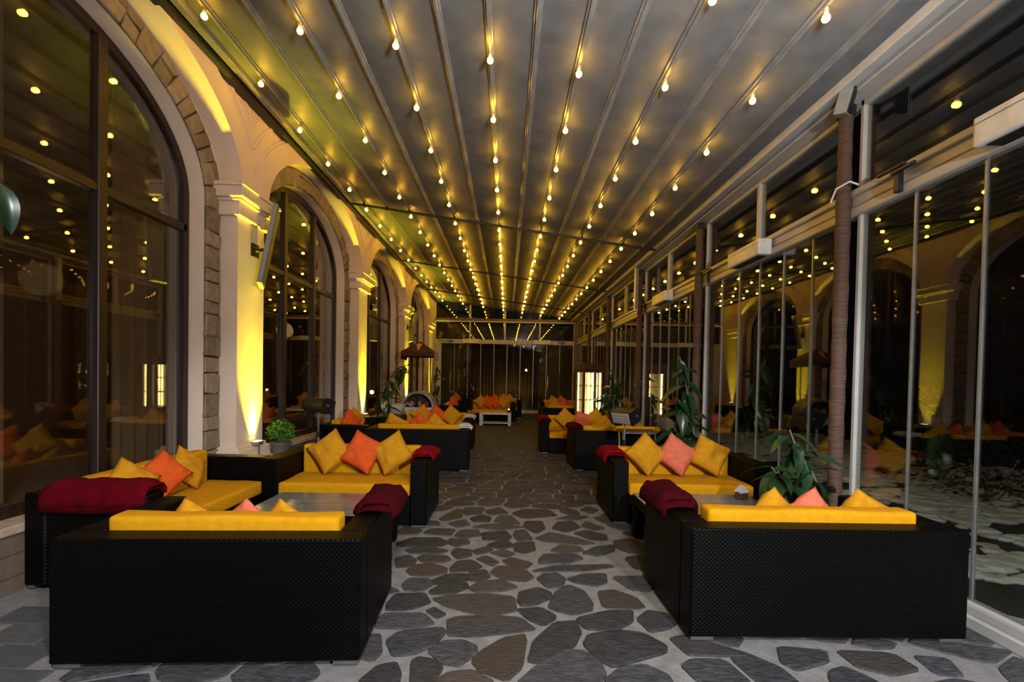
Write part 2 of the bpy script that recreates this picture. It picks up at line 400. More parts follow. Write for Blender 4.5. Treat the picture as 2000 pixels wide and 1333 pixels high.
for i in range(nblk, len(allp)):
    c = allp[i]; d2 = ((allp - c) ** 2).sum(1); nb = np.argsort(d2)[1:26]
    poly = [(c[0] - 0.36, c[1] - 0.34), (c[0] + 0.36, c[1] - 0.34), (c[0] + 0.36, c[1] + 0.34), (c[0] - 0.36, c[1] + 0.34)]
    gap = rs.uniform(0.007, 0.013)
    planes = [((FB + 0.02, c[1]), (-1, 0)), ((XR - 0.08, c[1]), (1, 0)), ((c[0], (YE - 0.12) * AN), (0, 1))]
    for j in nb:
        v = allp[j] - c; ln = math.hypot(*v)
        if ln > 1.0 or ln < 1e-6: continue
        n_ = v / ln; mid = c + v * 0.5 - n_ * gap
        planes.append((tuple(mid), tuple(n_)))
    for q, n_ in planes:
        out = []
        for a, b in zip(poly, poly[1:] + poly[:1]):
            da = (a[0] - q[0]) * n_[0] + (a[1] - q[1]) * n_[1]; db = (b[0] - q[0]) * n_[0] + (b[1] - q[1]) * n_[1]
            if da <= 0: out.append(a)
            if (da < 0) != (db < 0) and abs(da - db) > 1e-9:
                t = da / (da - db); out.append((a[0] + (b[0] - a[0]) * t, a[1] + (b[1] - a[1]) * t))
        poly = out
        if len(poly) < 3: break
    if len(poly) < 3: continue
    poly = [(a[0], a[1] / AN) for a in poly]
    area = abs(sum(a[0] * b[1] - b[0] * a[1] for a, b in zip(poly, poly[1:] + poly[:1]))) / 2
    if area < 0.004: continue
    stones.append(chaikin(poly, 0.15))
def stone_geo(m, P, h):
    cx_ = sum(p[0] for p in P) / len(P); cy_ = sum(p[1] for p in P) / len(P)
    def sh(p, d):
        v = Vector((p[0] - cx_, p[1] - cy_)); l = v.length; return (p[0] - v.x / l * min(d, l * 0.5), p[1] - v.y / l * min(d, l * 0.5))
    r0 = [(p[0], p[1], -0.004) for p in P]; r1 = [(*sh(p, 0.004), h * 0.7) for p in P]; r2 = [(*sh(p, 0.014), h) for p in P]
    m.rings([r0, r1, r2])
SOFA_FOOT = [(-2.42, -0.72, 2.3, 3.2), (1.05, 2.8, 2.6, 3.5), (-3.3, -2.4, 3.0, 4.8), (-2.45, -0.8, 4.5, 5.4), (1.1, 2.8, 4.7, 5.6), (-2.2, -0.55, 7.0, 8.1), (1.1, 2.8, 7.5, 8.3)]
def vis_size(P):
    x = sum(p[0] for p in P) / len(P); y = sum(p[1] for p in P) / len(P)
    if any(a - 0.05 < x < b + 0.05 and c < y < d for a, b, c, d in SOFA_FOOT): return -1
    if y < 1.6: return -1
    px, py = to_px(x, y, 0)
    if not (0 <= px <= 2000 and py < 1400): return -1
    if px < 620 and py < 1200 or px > 1400 and py < 1190: return -1
    return 1.0 / y ** 3 * abs(sum(a[0] * b[1] - b[0] * a[1] for a, b in zip(P, P[1:] + P[:1])))
order = sorted(range(len(stones)), key=lambda i: -vis_size(stones[i]))
rest = MB()
for k, i in enumerate(order):
    h = rs.uniform(0.006, 0.014)
    if k < 290 and vis_size(stones[i]) > 0:
        q = MB(); stone_geo(q, stones[i], h); q.obj('flagstone', FLAG, floor)
    else: stone_geo(rest, stones[i], h)
tag(rest.obj('flagstone_bed', FLAG, floor), kind='stuff')
pm = MB().box(-0.158, 0.158, -0.098, 0.098, -0.004, 0.008, 0.004).mesh('paver', PAVER)
for r in range(24):
    for c in range(4):
        x = FB - 0.20 - c * 0.325 + (0.16 if r % 2 else 0) - 0.02; y = 1.35 + r * 0.203
        if -3.15 < x - 0.16 and x + 0.16 < FB - 0.01: link('paver', pm, floor, (x, y, rs.uniform(-0.001, 0.002)))

# ------------------------------------------------------------------ arched wall on the left
PIL = [0.96, 5.22, 9.48, 13.74, 18.0]; PW = 0.56
BAYS = [(a + PW, b) for a, b in zip(PIL, PIL[1:])]       # 3.70 wide openings
XS, XW = XL - 0.21, XL - 0.40                            # stone band plane, window plane
SP_O, SP_I, RB_O, RB_I, BW = 3.60, 3.40, 1.12, 1.06, 0.26
ZTOP = 5.05
def curve(y0, y1, sp, rise, n=28, zb=0.0, off=0.0):
    c = (y0 + y1) / 2; a = (y1 - y0) / 2 + off
    return [(c - a, zb)] + [(c + a * math.cos(PI - PI * i / n), sp + (rise + off) * math.sin(PI * i / n)) for i in range(n + 1)] + [(c + a, zb)]
m = MB()
for y0, y1 in BAYS:
    o = curve(y0, y1, SP_O, RB_O, zb=0.0); ii = curve(y0 + BW, y1 - BW, SP_I, RB_I, zb=0.40)
    for (a, b) in zip(o[1:-1], o[2:-1]):                # wall face above the opening
        m.face([(XL, a[0], a[1]), (XL, b[0], b[1]), (XL, b[0], ZTOP), (XL, a[0], ZTOP)])
    m.rings([[(XL, *p) for p in o], [(XS, *p) for p in o]], cap=False, closed=False)      # outer reveal
    m.rings([[(XS, *p) for p in o], [(XS, *p) for p in ii]], cap=False, closed=False)     # band behind the stones
    m.rings([[(XS, *p) for p in ii], [(XW - 0.12, *p) for p in ii]], cap=False, closed=False)
    m.box(XS - 0.10, XS, y0, y1, 0.0, 0.40)                                              # apron under the window
for y0 in PIL:
    m.face([(XL, y0, 0), (XL, y0 + PW, 0), (XL, y0 + PW, ZTOP), (XL, y0, ZTOP)])
m.face([(XL, PIL[-1] + PW, 0), (XL, YE, 0), (XL, YE, ZTOP), (XL, PIL[-1] + PW, ZTOP)])
wall = tag(m.obj('wall_left', PLASTER), 'cream plastered wall with a row of stone-lined arches', kind='structure')
for bi, (y0, y1) in enumerate(BAYS):                      # raised ring on the face of each arch
    q = MB(); n = 36
    A = curve(y0, y1, SP_O, RB_O, n)[1:-1]; Bc = curve(y0, y1, SP_O, RB_O, n, off=0.27)[1:-1]
    Cc = curve(y0, y1, SP_O, RB_O, n, off=0.30)[1:-1]
    q.rings([[(XL - 0.01, *p) for p in A], [(XL + 0.055, *p) for p in A], [(XL + 0.055, *p) for p in Bc], [(XL + 0.028, *p) for p in Bc], [(XL + 0.028, *p) for p in Cc], [(XL - 0.01, *p) for p in Cc]], cap=False, closed=False)
    q.obj('arch_ring', PLASTER, wall)
for y0 in PIL[1:-1]:                                     # incised panel line between two rings
    yc = y0 + PW / 2; q = MB()
    for off, r in ((0.46, 0.022), (0.52, 0.016)):
        a = 1.85 + off; b = RB_O + off; pts = []
        for sgn in (-1, 1):
            seq = []
            for k in range(18):
                dy = (1.85 + PW / 2) * (0.50 + 0.50 * k / 17)
                z = SP_O + b * math.sqrt(max(0, 1 - (dy / a) ** 2)) + (0.16 if off > 0.5 else 0)
                seq.append((XL + 0.002, yc + sgn * (-(1.85 + PW / 2) + dy) * 1.0 if sgn < 0 else yc + (1.85 + PW / 2) - dy, min(z, ZTOP)))
            pts.append(seq)
        left = [(XL + 0.002, yc - (1.85 + PW / 2) + (1.85 + PW / 2) * (0.50 + 0.50 * k / 17), pts[1][k][2]) for k in range(18)]
        q.tube(left, r, 6); q.tube(pts[1], r, 6)
    q.obj('panel_moulding', PLASTER, wall)
rs2 = random.Random(3)
def arc_pts(y0, y1, t):
    """t in metres along the stone band from the near foot: returns inner, outer points"""
    J = SP_I - 0.47; AL = 4.3; c = (y0 + y1) / 2; hw = (y1 - y0) / 2
    if t < J: return (y0 + BW, 0.47 + t), (y0, 0.47 + t)
    if t > J + AL: z = max(0.47, SP_I - (t - J - AL)); return (y1 - BW, z), (y1, z)
    th = PI - PI * (t - J) / AL
    return (c + (hw - BW) * math.cos(th), SP_I + RB_I * math.sin(th)), (c + hw * math.cos(th), SP_I + (SP_O - SP_I + RB_O) * math.sin(th) ** 0.9 if 0 < th < PI else SP_I)
for bi, (y0, y1) in enumerate(BAYS):
    t = 0.0; T = 2 * (SP_I - 0.47) + 4.3
    while t < T - 0.03:
        ln = min(rs2.uniform(0.13, 0.27), T - t); t1 = t + ln
        (i0, o0), (i1, o1) = arc_pts(y0, y1, t + 0.006), arc_pts(y0, y1, t1 - 0.006)
        if bi == 0 and i0[0] < 2.9: t = t1; continue
        lerp = lambda a, b, k: (a[0] + (b[0] - a[0]) * k, a[1] + (b[1] - a[1]) * k)
        cuts = [(0.03, 0.97)] if rs2.random() < 0.62 else [(0.03, (s0 := rs2.uniform(0.5, 0.72)) - 0.03), (s0 + 0.03, 0.97)]
        for a, b in cuts:
            j = lambda: rs2.uniform(-0.012, 0.012)
            qd = [lerp(i0, o0, a), lerp(i0, o0, b), lerp(i1, o1, b), lerp(i1, o1, a)]
            qd = [(p[0] + j(), p[1] + j()) for p in qd]; mid = (sum(p[0] for p in qd) / 4, sum(p[1] for p in qd) / 4)
            d = rs2.uniform(0.018, 0.036); q = MB()
            q.rings([[(XS - 0.004, *p) for p in qd], [(XS + d * 0.7, *p) for p in qd], [(XS + d, *lerp(p, mid, 0.10)) for p in qd]])
            q.obj('stone', ARCHSTONE, wall)
        t = t1
    q = MB()                                             # dark bedding the stones sit in
    ts = [T * k / 60 for k in range(61)]
    q.rings([[(XS + 0.003, *arc_pts(y0, y1, t_)[0]) for t_ in ts], [(XS + 0.003, *arc_pts(y0, y1, t_)[1]) for t_ in ts]], cap=False, closed=False)
    q.obj('joint_bed', MORTARDK, wall)
    q = MB(); q.box(XW - 0.10, XS + 0.035, y0 + 0.02, y1 - 0.02, 0.40, 0.465, 0.01); q.obj('window_sill', SILL, wall)
    MB().box(XS - 0.005, XS + 0.006, y0 + 0.01, y1 - 0.01, 0.0, 0.40).obj('apron_panel', APRON, wall)
    q = MB(); q.box(XS - 0.005, XS + 0.018, y0 + 0.02, y1 - 0.02, 0.27, 0.33); q.box(XS - 0.005, XS + 0.018, y0 + 0.02, y1 - 0.02, 0.12, 0.18); q.obj('apron_moulding', APRON, wall)
for y0 in PIL:
    q = MB(); a, b = y0, y0 + PW
    q.box(XS - 0.02, XL + 0.055, a - 0.055, b + 0.055, 3.30, 3.47, 0.008)
    q.box(XS - 0.02, XL + 0.085, a - 0.085, b + 0.085, 3.455, 3.485, 0.006)
    q.box(XS - 0.02, XL + 0.125, a - 0.125, b + 0.125, 3.485, 3.61, 0.008)
    q.box(XS - 0.02, XL + 0.145, a - 0.145, b + 0.145, 3.605, 3.645, 0.006)
    q.obj('capital', PLASTER, wall)
    q = MB()
    q.box(XS - 0.02, XL + 0.31, a - 0.09, b + 0.22, 0.0, 0.47, 0.012)
    q.box(XS - 0.02, XL + 0.07, a - 0.07, b + 0.07, 0.46, 0.62, 0.010)
    q.box(XS - 0.02, XL + 0.035, a - 0.035, b + 0.035, 0.61, 0.66, 0.008)
    q.obj('pedestal', PLASTER, wall)

# dark wooden arched windows and the dining room behind them
for bi, (y0, y1) in enumerate(BAYS):
    a, b = y0 + BW + 0.005, y1 - BW - 0.005
    win = tag(link('window_%d' % (bi + 1), None, None, (0, 0, 0)), 'tall arched window in a dark brown wooden frame, bay %d from the camera' % (bi + 1), kind='structure')
    o = curve(a, b, SP_I, RB_I - 0.005, zb=0.465); i_ = curve(a + 0.075, b - 0.075, SP_I, RB_I - 0.08, zb=0.465)
    q = MB(); x0, x1 = XW - 0.05, XW + 0.03
    q.rings([[(x1, *p) for p in o], [(x1, *p) for p in i_], [(x0, *p) for p in i_], [(x0, *p) for p in o]], cap=False, closed=False)
    q.box(x0, x1, a, b, 0.465, 0.56)
    q.obj('frame', FRAMEWOOD, win)
    third = (b - a) / 3; c = (a + b) / 2
    def top_at(y): return SP_I + (RB_I - 0.06) * math.sqrt(max(0, 1 - ((y - c) / ((b - a) / 2 - 0.05)) ** 2))
    for ym in (a + third, a + 2 * third):
        MB().box(x0, x1 + 0.01, ym - 0.045, ym + 0.045, 0.5, top_at(ym), 0.006).obj('mullion', FRAMEWOOD, win)
    MB().box(x0, x1, a + 0.03, b - 0.03, 3.02, 3.10, 0.006).obj('transom', FRAMEWOOD, win)
    ys = [a + 0.06, a + third - 0.04, a + third + 0.04, a + 2 * third - 0.04, a + 2 * third + 0.04, b - 0.06]
    for k in range(3):
        p0, p1 = ys[2 * k], ys[2 * k + 1]
        MB().box(XW - 0.012, XW, p0, p1, 0.55, 3.03).obj('pane', GLASSW, win)
        q = MB(); N = 10; seq = [p0 + (p1 - p0) * t_ / N for t_ in range(N + 1)]
        P = [(p0, 3.09)] + [(p1, 3.09)] + [(y_, max(3.1, top_at(y_))) for y_ in reversed(seq)]
        q.prism(P, lambda p: (XW, *p), lambda p: (XW - 0.012, *p)); q.obj('pane', GLASSW, win)
q = MB(); q.box(-8.6, -8.5, -1.0, YE, 0.0, 4.6); q.box(-8.6, XW - 0.10, -1.0, YE, 4.55, 4.65); tag(q.obj('wall_back', INWALL), 'dim wall of the dining room behind the arched windows', kind='structure')
tag(MB().box(-8.6, XW - 0.10, -1.0, YE, 0.25, 0.40).obj('floor_dining_room', INWALL), 'dark floor of the room behind the arches', kind='structure')
def curtain(y0, y1, x, zt, label, folds=6, axis='y', zb=0.42, lab_mat=None):
    n = folds * 8
    q = MB(); pts = [(y0 + (y1 - y0) * k / n, 0.045 * math.sin(2 * PI * folds * k / n) + 0.012 * math.sin(5.1 * k)) for k in range(n + 1)]
    f = (lambda p, z, d: (x + p[1] + d, p[0], z)) if axis == 'y' else (lambda p, z, d: (p[0], x + p[1] + d, z))
    q.rings([[f(p, zb, 0) for p in pts], [f(p, zt, 0) for p in pts], [f(p, zt, -0.012) for p in pts], [f(p, zb, -0.012) for p in pts]], cap=False, closed=False)
    return tag(q.obj('curtain', lab_mat or CURTAIN, smooth=True), label, 'curtain', 'curtains behind the arched windows' if axis == 'y' else 'curtains of the house beyond the end wall')
names = ['nearest', 'second', 'third', 'fourth']
for bi, (y0, y1) in enumerate(BAYS):
    a, b = y0 + BW, y1 - BW
    if bi == 0:
        curtain(2.2, 3.45, XW - 0.32, 4.5, 'wide brown curtain behind the left pane of the nearest arched window', 7)
    else:
        curtain(a + 0.02, a + 0.85, XW - 0.32, 4.5, 'brown curtain at the near side of the %s arched window' % names[bi], 5)
    curtain(b - 0.55, b + 0.1, XW - 0.32, 4.5, 'brown curtain at the far side of the %s arched window' % names[bi], 4)

# ------------------------------------------------------------------ ceiling
def ceil_z(x): return 4.75 - 0.133 * (x + 2.71)
ROWS = [-2.71, -1.87, -1.03, -0.20, 0.58, 1.34, 2.11]
RIBS = sorted(ROWS + [(a + b) / 2 for a, b in zip(ROWS, ROWS[1:])] + [2.50])
ceiling = tag(link('ceiling', None, None, (0, 0, 0)), 'sloping grey membrane roof on metal ribs', kind='structure')
edges = [-3.06] + RIBS + [2.80]
for a, b in zip(edges, edges[1:]):
    q = MB(); NY = 60
    rings_ = []
    for k in range(NY + 1):
        y = -2.5 + (YE + 2.5) * k / NY
        rings_.append([(a + (b - a) * t_, y, ceil_z(a + (b - a) * t_) - 0.012 * (1 - (2 * t_ - 1) ** 2) * (0.6 + 0.5 * math.sin(y * 2.1 + a * 5))) for t_ in (0, 0.2, 0.4, 0.6, 0.8, 1.0)])
    q.rings(rings_, cap=False, closed=False); q.obj('membrane_panel', MEMBRANE, ceiling, smooth=True)
for x in RIBS:
    q = MB(); z = ceil_z(x)
    q.box(x - 0.032, x + 0.032, -2.5, YE, z - 0.022, z + 0.004, 0.003); q.box(x - 0.014, x + 0.014, -2.5, YE, z - 0.045, z - 0.02, 0.003)
    q.obj('roof_rib', RIB, ceiling)
for yb in (8.5, 12.6, 16.7):
    q = MB(); q.tube([(-2.98, yb, ceil_z(-2.98) - 0.085), (2.72, yb, ceil_z(2.72) - 0.085)], 0.022, 8)
    for x in RIBS: q.box(x - 0.018, x + 0.018, yb - 0.03, yb + 0.03, ceil_z(x) - 0.115, ceil_z(x) - 0.04, 0.004)
    q.obj('cross_pipe', DARKMETAL, ceiling)
MB().box(XL + 0.005, -2.98, -2.5, YE, 4.66, 4.80, 0.01).obj('wall_rail', DARKMETAL, ceiling)
MB().box(-2.96, -2.88, -2.5, YE, 4.70, 4.785, 0.008).obj('edge_track', RIB, ceiling)
z = ceil_z(2.80)
MB().box(2.70, 2.80, -2.5, YE, z - 0.07, z + 0.02, 0.008).obj('edge_track', WHITEAL, ceiling)
MB().box(2.82, XR + 0.08, -2.5, YE, z - 0.09, z + 0.02, 0.01).obj('gutter_beam', WHITEAL, ceiling)

# hanging bulbs
sock = MB().lathe([(0.010, 0.075), (0.014, 0.07), (0.016, 0.035), (0.012, 0.028)], 8).mesh('socket', SOCKET, True)
bm = bmesh.new(); bmesh.ops.create_icosphere(bm, subdivisions=2, radius=0.027); me = bpy.data.meshes.new('glass_bulb'); bm.to_mesh(me); bm.free(); me.materials.append(BULBGLASS); me.shade_smooth(); bulbme = me
ORD = ['first', 'second', 'third', 'fourth', 'fifth', 'sixth', 'seventh', 'eighth', 'ninth', 'tenth', 'eleventh', 'twelfth', 'thirteenth', 'fourteenth', 'fifteenth', 'sixteenth', 'seventeenth', 'eighteenth', 'nineteenth', 'twentieth']
ROWN = ['beside the arched wall', 'second from the arched wall', 'third from the arched wall', 'in the middle of the roof', 'third from the glass wall', 'second from the glass wall', 'beside the glass wall']
for r, x in enumerate(ROWS):
    first = 3 if r < 5 else 2
    for k in range(20):
        y = 4.04 + 0.92 * (k - 3)
        if y > YE - 0.2: continue
        if k < first: lab, grp = '%s bulb counted from behind, out of view overhead, row %s' % (ORD[k], ROWN[r]), 'bulbs overhead out of view'
        else: lab, grp = '%s visible bulb from the camera, row %s' % (ORD[k - first], ROWN[r]), 'hanging ceiling bulbs'
        b_ = thing('ceiling_bulb', (x, y, ceil_z(x) - 0.118), 0, lab, 'light bulb', grp)
        link('socket', sock, b_); link('glass_bulb', bulbme, b_)

# ------------------------------------------------------------------ glass wall on the right
POSTS = [0.86, 3.99, 6.98, 10.05, 13.20, 16.25]
TB, TT = 3.00, 3.19
def railing_profile(q, y0, y1):
    q.box(XR - 0.075, XR + 0.07, y0, y1, 0.0, 0.075, 0.006); q.box(XR - 0.05, XR + 0.05, y0, y1, 0.07, 0.15, 0.02, 2)
bounds = [(-2.3, POSTS[0])] + list(zip(POSTS, POSTS[1:])) + [(POSTS[-1], YE)]
whichbay = ['beside the camera', 'nearest in view', 'second in view', 'third in view', 'fourth in view', 'fifth in view', 'last before the end wall']
for bi, (y0, y1) in enumerate(bounds):
    win = tag(link('window_%d' % (5 + bi), None, None, (0, 0, 0)), 'folding glass bay of the right wall, %s' % whichbay[bi], kind='structure')
    a, b = y0 + 0.09, y1 - 0.06
    q = MB(); railing_profile(q, y0, y1); q.obj('floor_track', WHITEAL, win)
    q = MB(); q.box(XR - 0.03, XR + 0.05, y0, y1, TB + 0.05, TT, 0.01); q.box(XR - 0.06, XR + 0.07, y0, y1, TT - 0.055, TT, 0.008); q.box(XR - 0.055, XR + 0.055, y0, y1, TB - 0.04, TB + 0.035, 0.012, 2); q.obj('transom', WHITEAL, win)
    MB().box(XR - 0.03, XR + 0.04, y1 - 0.112, y1 - 0.072, 0.0, TB, 0.006).obj('jamb', WHITEAL, win)
    MB().box(XR - 0.03, XR + 0.04, y1 - 0.112, y1 - 0.072, TT, z - 0.06, 0.006).obj('jamb', WHITEAL, win)
    ym = (y0 + y1) / 2
    MB().box(XR - 0.035, XR + 0.045, ym - 0.03, ym + 0.03, TT, z - 0.06, 0.006).obj('mullion', WHITEAL, win)
    q = MB(); q.box(XR - 0.03, XR + 0.04, y0, y1, z - 0.14, z - 0.07, 0.008); q.obj('top_rail', WHITEAL, win)
    MB().box(XR + 0.0, XR + 0.010, y0 + 0.06, ym - 0.03, TT, z - 0.13).obj('upper_pane', GLASS, win)
    MB().box(XR + 0.0, XR + 0.010, ym + 0.03, y1 - 0.11, TT, z - 0.13).obj('upper_pane', GLASS, win)
    n = 6; s0, s1 = y0 + 0.05, y1 - 0.112
    for k in range(n):
        p0, p1 = s0 + (s1 - s0) * k / n, s0 + (s1 - s0) * (k + 1) / n
        g = MB().box(XR - 0.005, XR + 0.005, p0 + 0.002, p1 - 0.002, 0.15, TB - 0.03).obj('glass_panel', GLASS, win)
        if k: MB().box(XR - 0.009, XR + 0.009, p0 - 0.008, p0 + 0.008, 0.15, TB - 0.03).obj('edge_strip', GREYAL, g)
trunk = []
for k in range(33):
    zz = 4.0 * k / 32; trunk.append((0.054 + 0.005 * (k % 2) + 0.006 * mnoise.noise((0.3, 1.7, zz * 2)), zz))
tm = MB().lathe(trunk, 14).mesh('trunk', TRUNK, True)
capm = MB().box(-0.055, 0.055, -0.055, 0.055, -0.06, 0.04, 0.01).mesh('bracket', DARKMETAL)
desc = ['beside the camera, out of the picture', 'nearest the camera, next to the white frame', 'second in view, behind the tall rubber plant', 'third in view, with a white column speaker', 'fourth in view, right of the lit cabinet', 'fifth in view, left of the cabinet top']
for k, y in enumerate(POSTS):
    zz = ceil_z(2.90) - 0.10
    o = thing('trunk_post', (2.90, y, 0.012), 0, 'brown ringed trunk post, ' + desc[k], 'post', 'trunk posts along the glass wall')
    link('trunk', tm, o, scale=(1, 1, zz / 4.0)); link('bracket', capm, o, (0, 0, zz - 0.03))
MB().box(2.84, 3.05, YE - 0.12, YE + 0.06, 0, 4.0, 0.01).obj('trim_1', BROWN); tag(bpy.data.objects['trim_1'], 'brown corner post where the two glass walls meet', kind='structure')

# ------------------------------------------------------------------ end glass wall
end = tag(link('wall_end', None, None, (0, 0, 0)), 'glazed end wall of the terrace', kind='structure')
x0, x1 = XL, 2.86
MB().box(x0, x1, YE - 0.05, YE + 0.05, 0.0, 0.13, 0.01).obj('floor_track', WHITEAL, end)
MB().box(x0, x1, YE - 0.06, YE + 0.05, 2.94, 3.12, 0.012).obj('transom', WHITEAL, end)
MB().box(x0, x1, YE - 0.06, YE + 0.05, 3.86, 3.92, 0.008).obj('upper_transom', WHITEAL, end)
MB().box(x0, x1, YE - 0.08, YE + 0.06, 3.92, 4.02, 0.008).obj('upper_beam', BROWN, end)
divs = [x0 + (x1 - x0) * k / 4 for k in range(5)]
for k, x in enumerate(divs):
    MB().box(x - 0.035, x + 0.035, YE - 0.05, YE + 0.04, 3.11, min(5, ceil_z(x)), 0.006).obj('mullion', WHITEAL, end)
for k in range(4):
    a, b = divs[k] + 0.035, divs[k + 1] - 0.035
    MB().box(a, b, YE - 0.005, YE + 0.005, 3.12, 3.86).obj('upper_pane', GLASS, end)
    q = MB(); q.prism([(a, 4.02), (b, 4.02), (b, max(4.021, ceil_z(b))), (a, ceil_z(a))], lambda p: (p[0], YE - 0.005, p[1]), lambda p: (p[0], YE + 0.005, p[1])); q.obj('upper_pane', GLASS, end)
MB().box(x0, x0 + 0.28, YE - 0.05, YE + 0.05, 0, 2.95, 0.006).obj('jamb', WHITEAL, end)
MB().box(x1 - 0.06, x1, YE - 0.05, YE + 0.05, 0, 2.95, 0.006).obj('jamb', WHITEAL, end)
xs = [x0 + 0.28 + (x1 - 0.06 - x0 - 0.28) * k / 10 for k in range(11)]
for k in range(10):
    g = MB().box(xs[k] + 0.003, xs[k + 1] - 0.003, YE - 0.005, YE + 0.005, 0.13, 2.95).obj('glass_panel', GLASS, end)
    if k: MB().box(xs[k] - 0.009, xs[k] + 0.009, YE - 0.012, YE + 0.012, 0.13, 2.95).obj('edge_strip', GREYAL, g)

# ------------------------------------------------------------------ fittings on the walls
def uplight(y, label):
    o = thing('uplight', (XL + 0.062, y, 0.63), 0, label, 'uplight', 'yellow uplights at the feet of the pilasters')
    q = MB(); q.box(0.0, 0.03, -0.05, 0.05, -0.159, -0.14, 0.003); q.box(0.012, 0.026, -0.012, 0.012, -0.15, 0.012); q.box(-0.045, 0.045, -0.07, 0.07, 0.010, 0.055, 0.01); q.obj('housing', GREYAL, o)
    q = MB(); q.box(-0.032, 0.032, -0.055, 0.055, 0.054, 0.058); q.obj('lens', UPGLOW, o)
    light('uplight_beam', 'AREA', (-0.005, 0, 0.064), 44, UP_COL, parent=o, rot=(PI, rad(-4.0), 0), shape='RECTANGLE', size=0.05, size_y=0.11, spread=rad(52))
for k, y0 in enumerate(PIL[1:]):
    uplight(y0 + PW * 0.60, 'small yellow-glowing uplight at the foot of the %s pilaster from the camera' % ORD[k])
def slab(y, label):
    o = thing('wall_screen', (XL + 0.02, y, 2.9), 0, label, 'screen', 'tilted flat screens on the pilasters')
    T = Matrix.Translation((0.185, -0.02, 0.13)) @ Matrix.Rotation(rad(25), 4, 'Z') @ Matrix.Rotation(rad(10), 4, 'Y')
    MB().mbox(T, 0.028, 0.22, 0.48, 0.008).obj('casing', GREYPL, o)
    MB().mbox(T @ Matrix.Translation((0.0295, 0, 0)), 0.002, 0.205, 0.46).obj('screen', BLACKPL, o)
    q = MB(); q.tube([(0.0, 0.03, 0.10), (0.16, 0.02, 0.12)], 0.02); q.box(-0.019, 0.01, -0.04, 0.10, 0.02, 0.18, 0.004); q.obj('bracket', DARKMETAL, o)
slab(5.52, 'flat dark screen tilted forward on the first pilaster'); slab(14.02, 'flat dark screen tilted forward on the third pilaster')
def heater_box(loc, rz, label):
    o = thing('wall_heater', loc, rz, label, 'heater', 'white heater units on the glass wall transoms')
    q = MB(); q.box(-0.36, 0.36, -0.005, 0.15, -0.02, 0.16, 0.018, 2); q.obj('casing', WHITEPL, o)
    q = MB(); q.box(-0.30, 0.30, 0.02, 0.12, -0.028, -0.018); q.obj('outlet_grille', DARKMETAL, o)
    q = MB(); q.box(-0.352, 0.352, 0.1495, 0.1525, 0.112, 0.118); q.obj('seam', GREYPL, o)
zh = TB - 0.02
for k, nm in ((1, 'nearest, cut by the right picture edge'), (2, 'second from the camera'), (3, 'third from the camera')):
    ym = (bounds[k][0] + bounds[k][1]) / 2
    heater_box((XR - 0.062, ym - (0.0), zh), PI / 2, 'white box heater on the right glass wall transom, ' + nm)
heater_box((-1.55, YE - 0.062, 2.97), PI, 'white box heater on the left half of the end wall transom')
heater_box((1.45, YE - 0.062, 2.97), PI, 'white box heater on the right half of the end wall transom')
def latch(loc, rz, label):
    o = thing('folding_latch', loc, rz, label, 'latch', 'black folding latches under the transoms')
    q = MB(); q.box(-0.02, 0.02, 0, 0.05, -0.09, 0.09, 0.005); q.obj('bracket', BLACKPL, o)
    q = MB(); q.box(-0.17, 0.03, 0.04, 0.07, 0.045, 0.075, 0.006); q.box(-0.10, 0.15, 0.05, 0.08, 0.075, 0.10, 0.006); q.obj('arm', BLACKPL, o)
for k, y in enumerate([3.45, 6.70, 9.75, 12.9]):
    if k < 1: latch((XR - 0.058, y, 3.06), PI / 2, 'black folding latch above the nearest glass panels')
    else: latch((XR - 0.058, y, 3.06), PI / 2, 'black folding latch at the transom beside the %s trunk post in view' % ORD[k])
latch((-2.45, YE - 0.062, 2.97), PI, 'black folding latch on the end wall beside the arches')
latch((2.3, YE - 0.062, 2.97), PI, 'black folding latch on the end wall near the corner post')
o = thing('wall_speaker', (2.765, 3.82, 3.87), rad(35), 'small grey loudspeaker on a bracket at the nearest trunk post', 'speaker')
T = Matrix.Rotation(rad(14), 4, 'X')
MB().mbox(T, 0.042, 0.05, 0.11, 0.010, 2).obj('cabinet', GREYPL, o)
MB().mbox(T @ Matrix.Translation((0, -0.052, 0)), 0.035, 0.004, 0.10, 0.003).obj('grille', BLACKPL, o)
MB().tube([(0.0, 0.04, 0.03), (0.05, 0.07, 0.05)], 0.012).obj('bracket', DARKMETAL, o)
o = thing('column_speaker', (2.77, 9.92, 3.02), 0, 'slim white column speaker hung on the third trunk post in view', 'speaker')
MB().box(-0.035, 0.035, -0.05, 0.05, 0.0, 0.96, 0.012, 2).obj('cabinet', WHITEPL, o)
MB().box(-0.028, 0.028, -0.056, -0.049, 0.03, 0.93).obj('grille', GREYPL, o)
MB().box(0.02, 0.05, -0.02, 0.10, 0.4, 0.5).obj('bracket', DARKMETAL, o)
tag(MB().tube([(XL + 0.02, YE - 0.25, 3.95), (XL + 0.10, YE - 0.2, 3.7), (XL + 0.08, YE - 0.2, 3.45), (XL + 0.05, YE - 0.15, 3.2), (XL + 0.18, YE - 0.1, 3.05), (XL + 0.5, YE - 0.08, 3.03)], 0.012, 6).obj('cable', BLACKPL), 'black cable looping down beside the end wall corner', 'cable')
tag(MB().tube([(2.93, 3.86, 3.20), (2.86, 3.87, 3.23), (2.79, 3.93, 3.19), (2.795, 4.0, 3.10)], 0.008, 6).obj('cable', WHITEPL), 'short white cable bending round the nearest trunk post', 'cable')

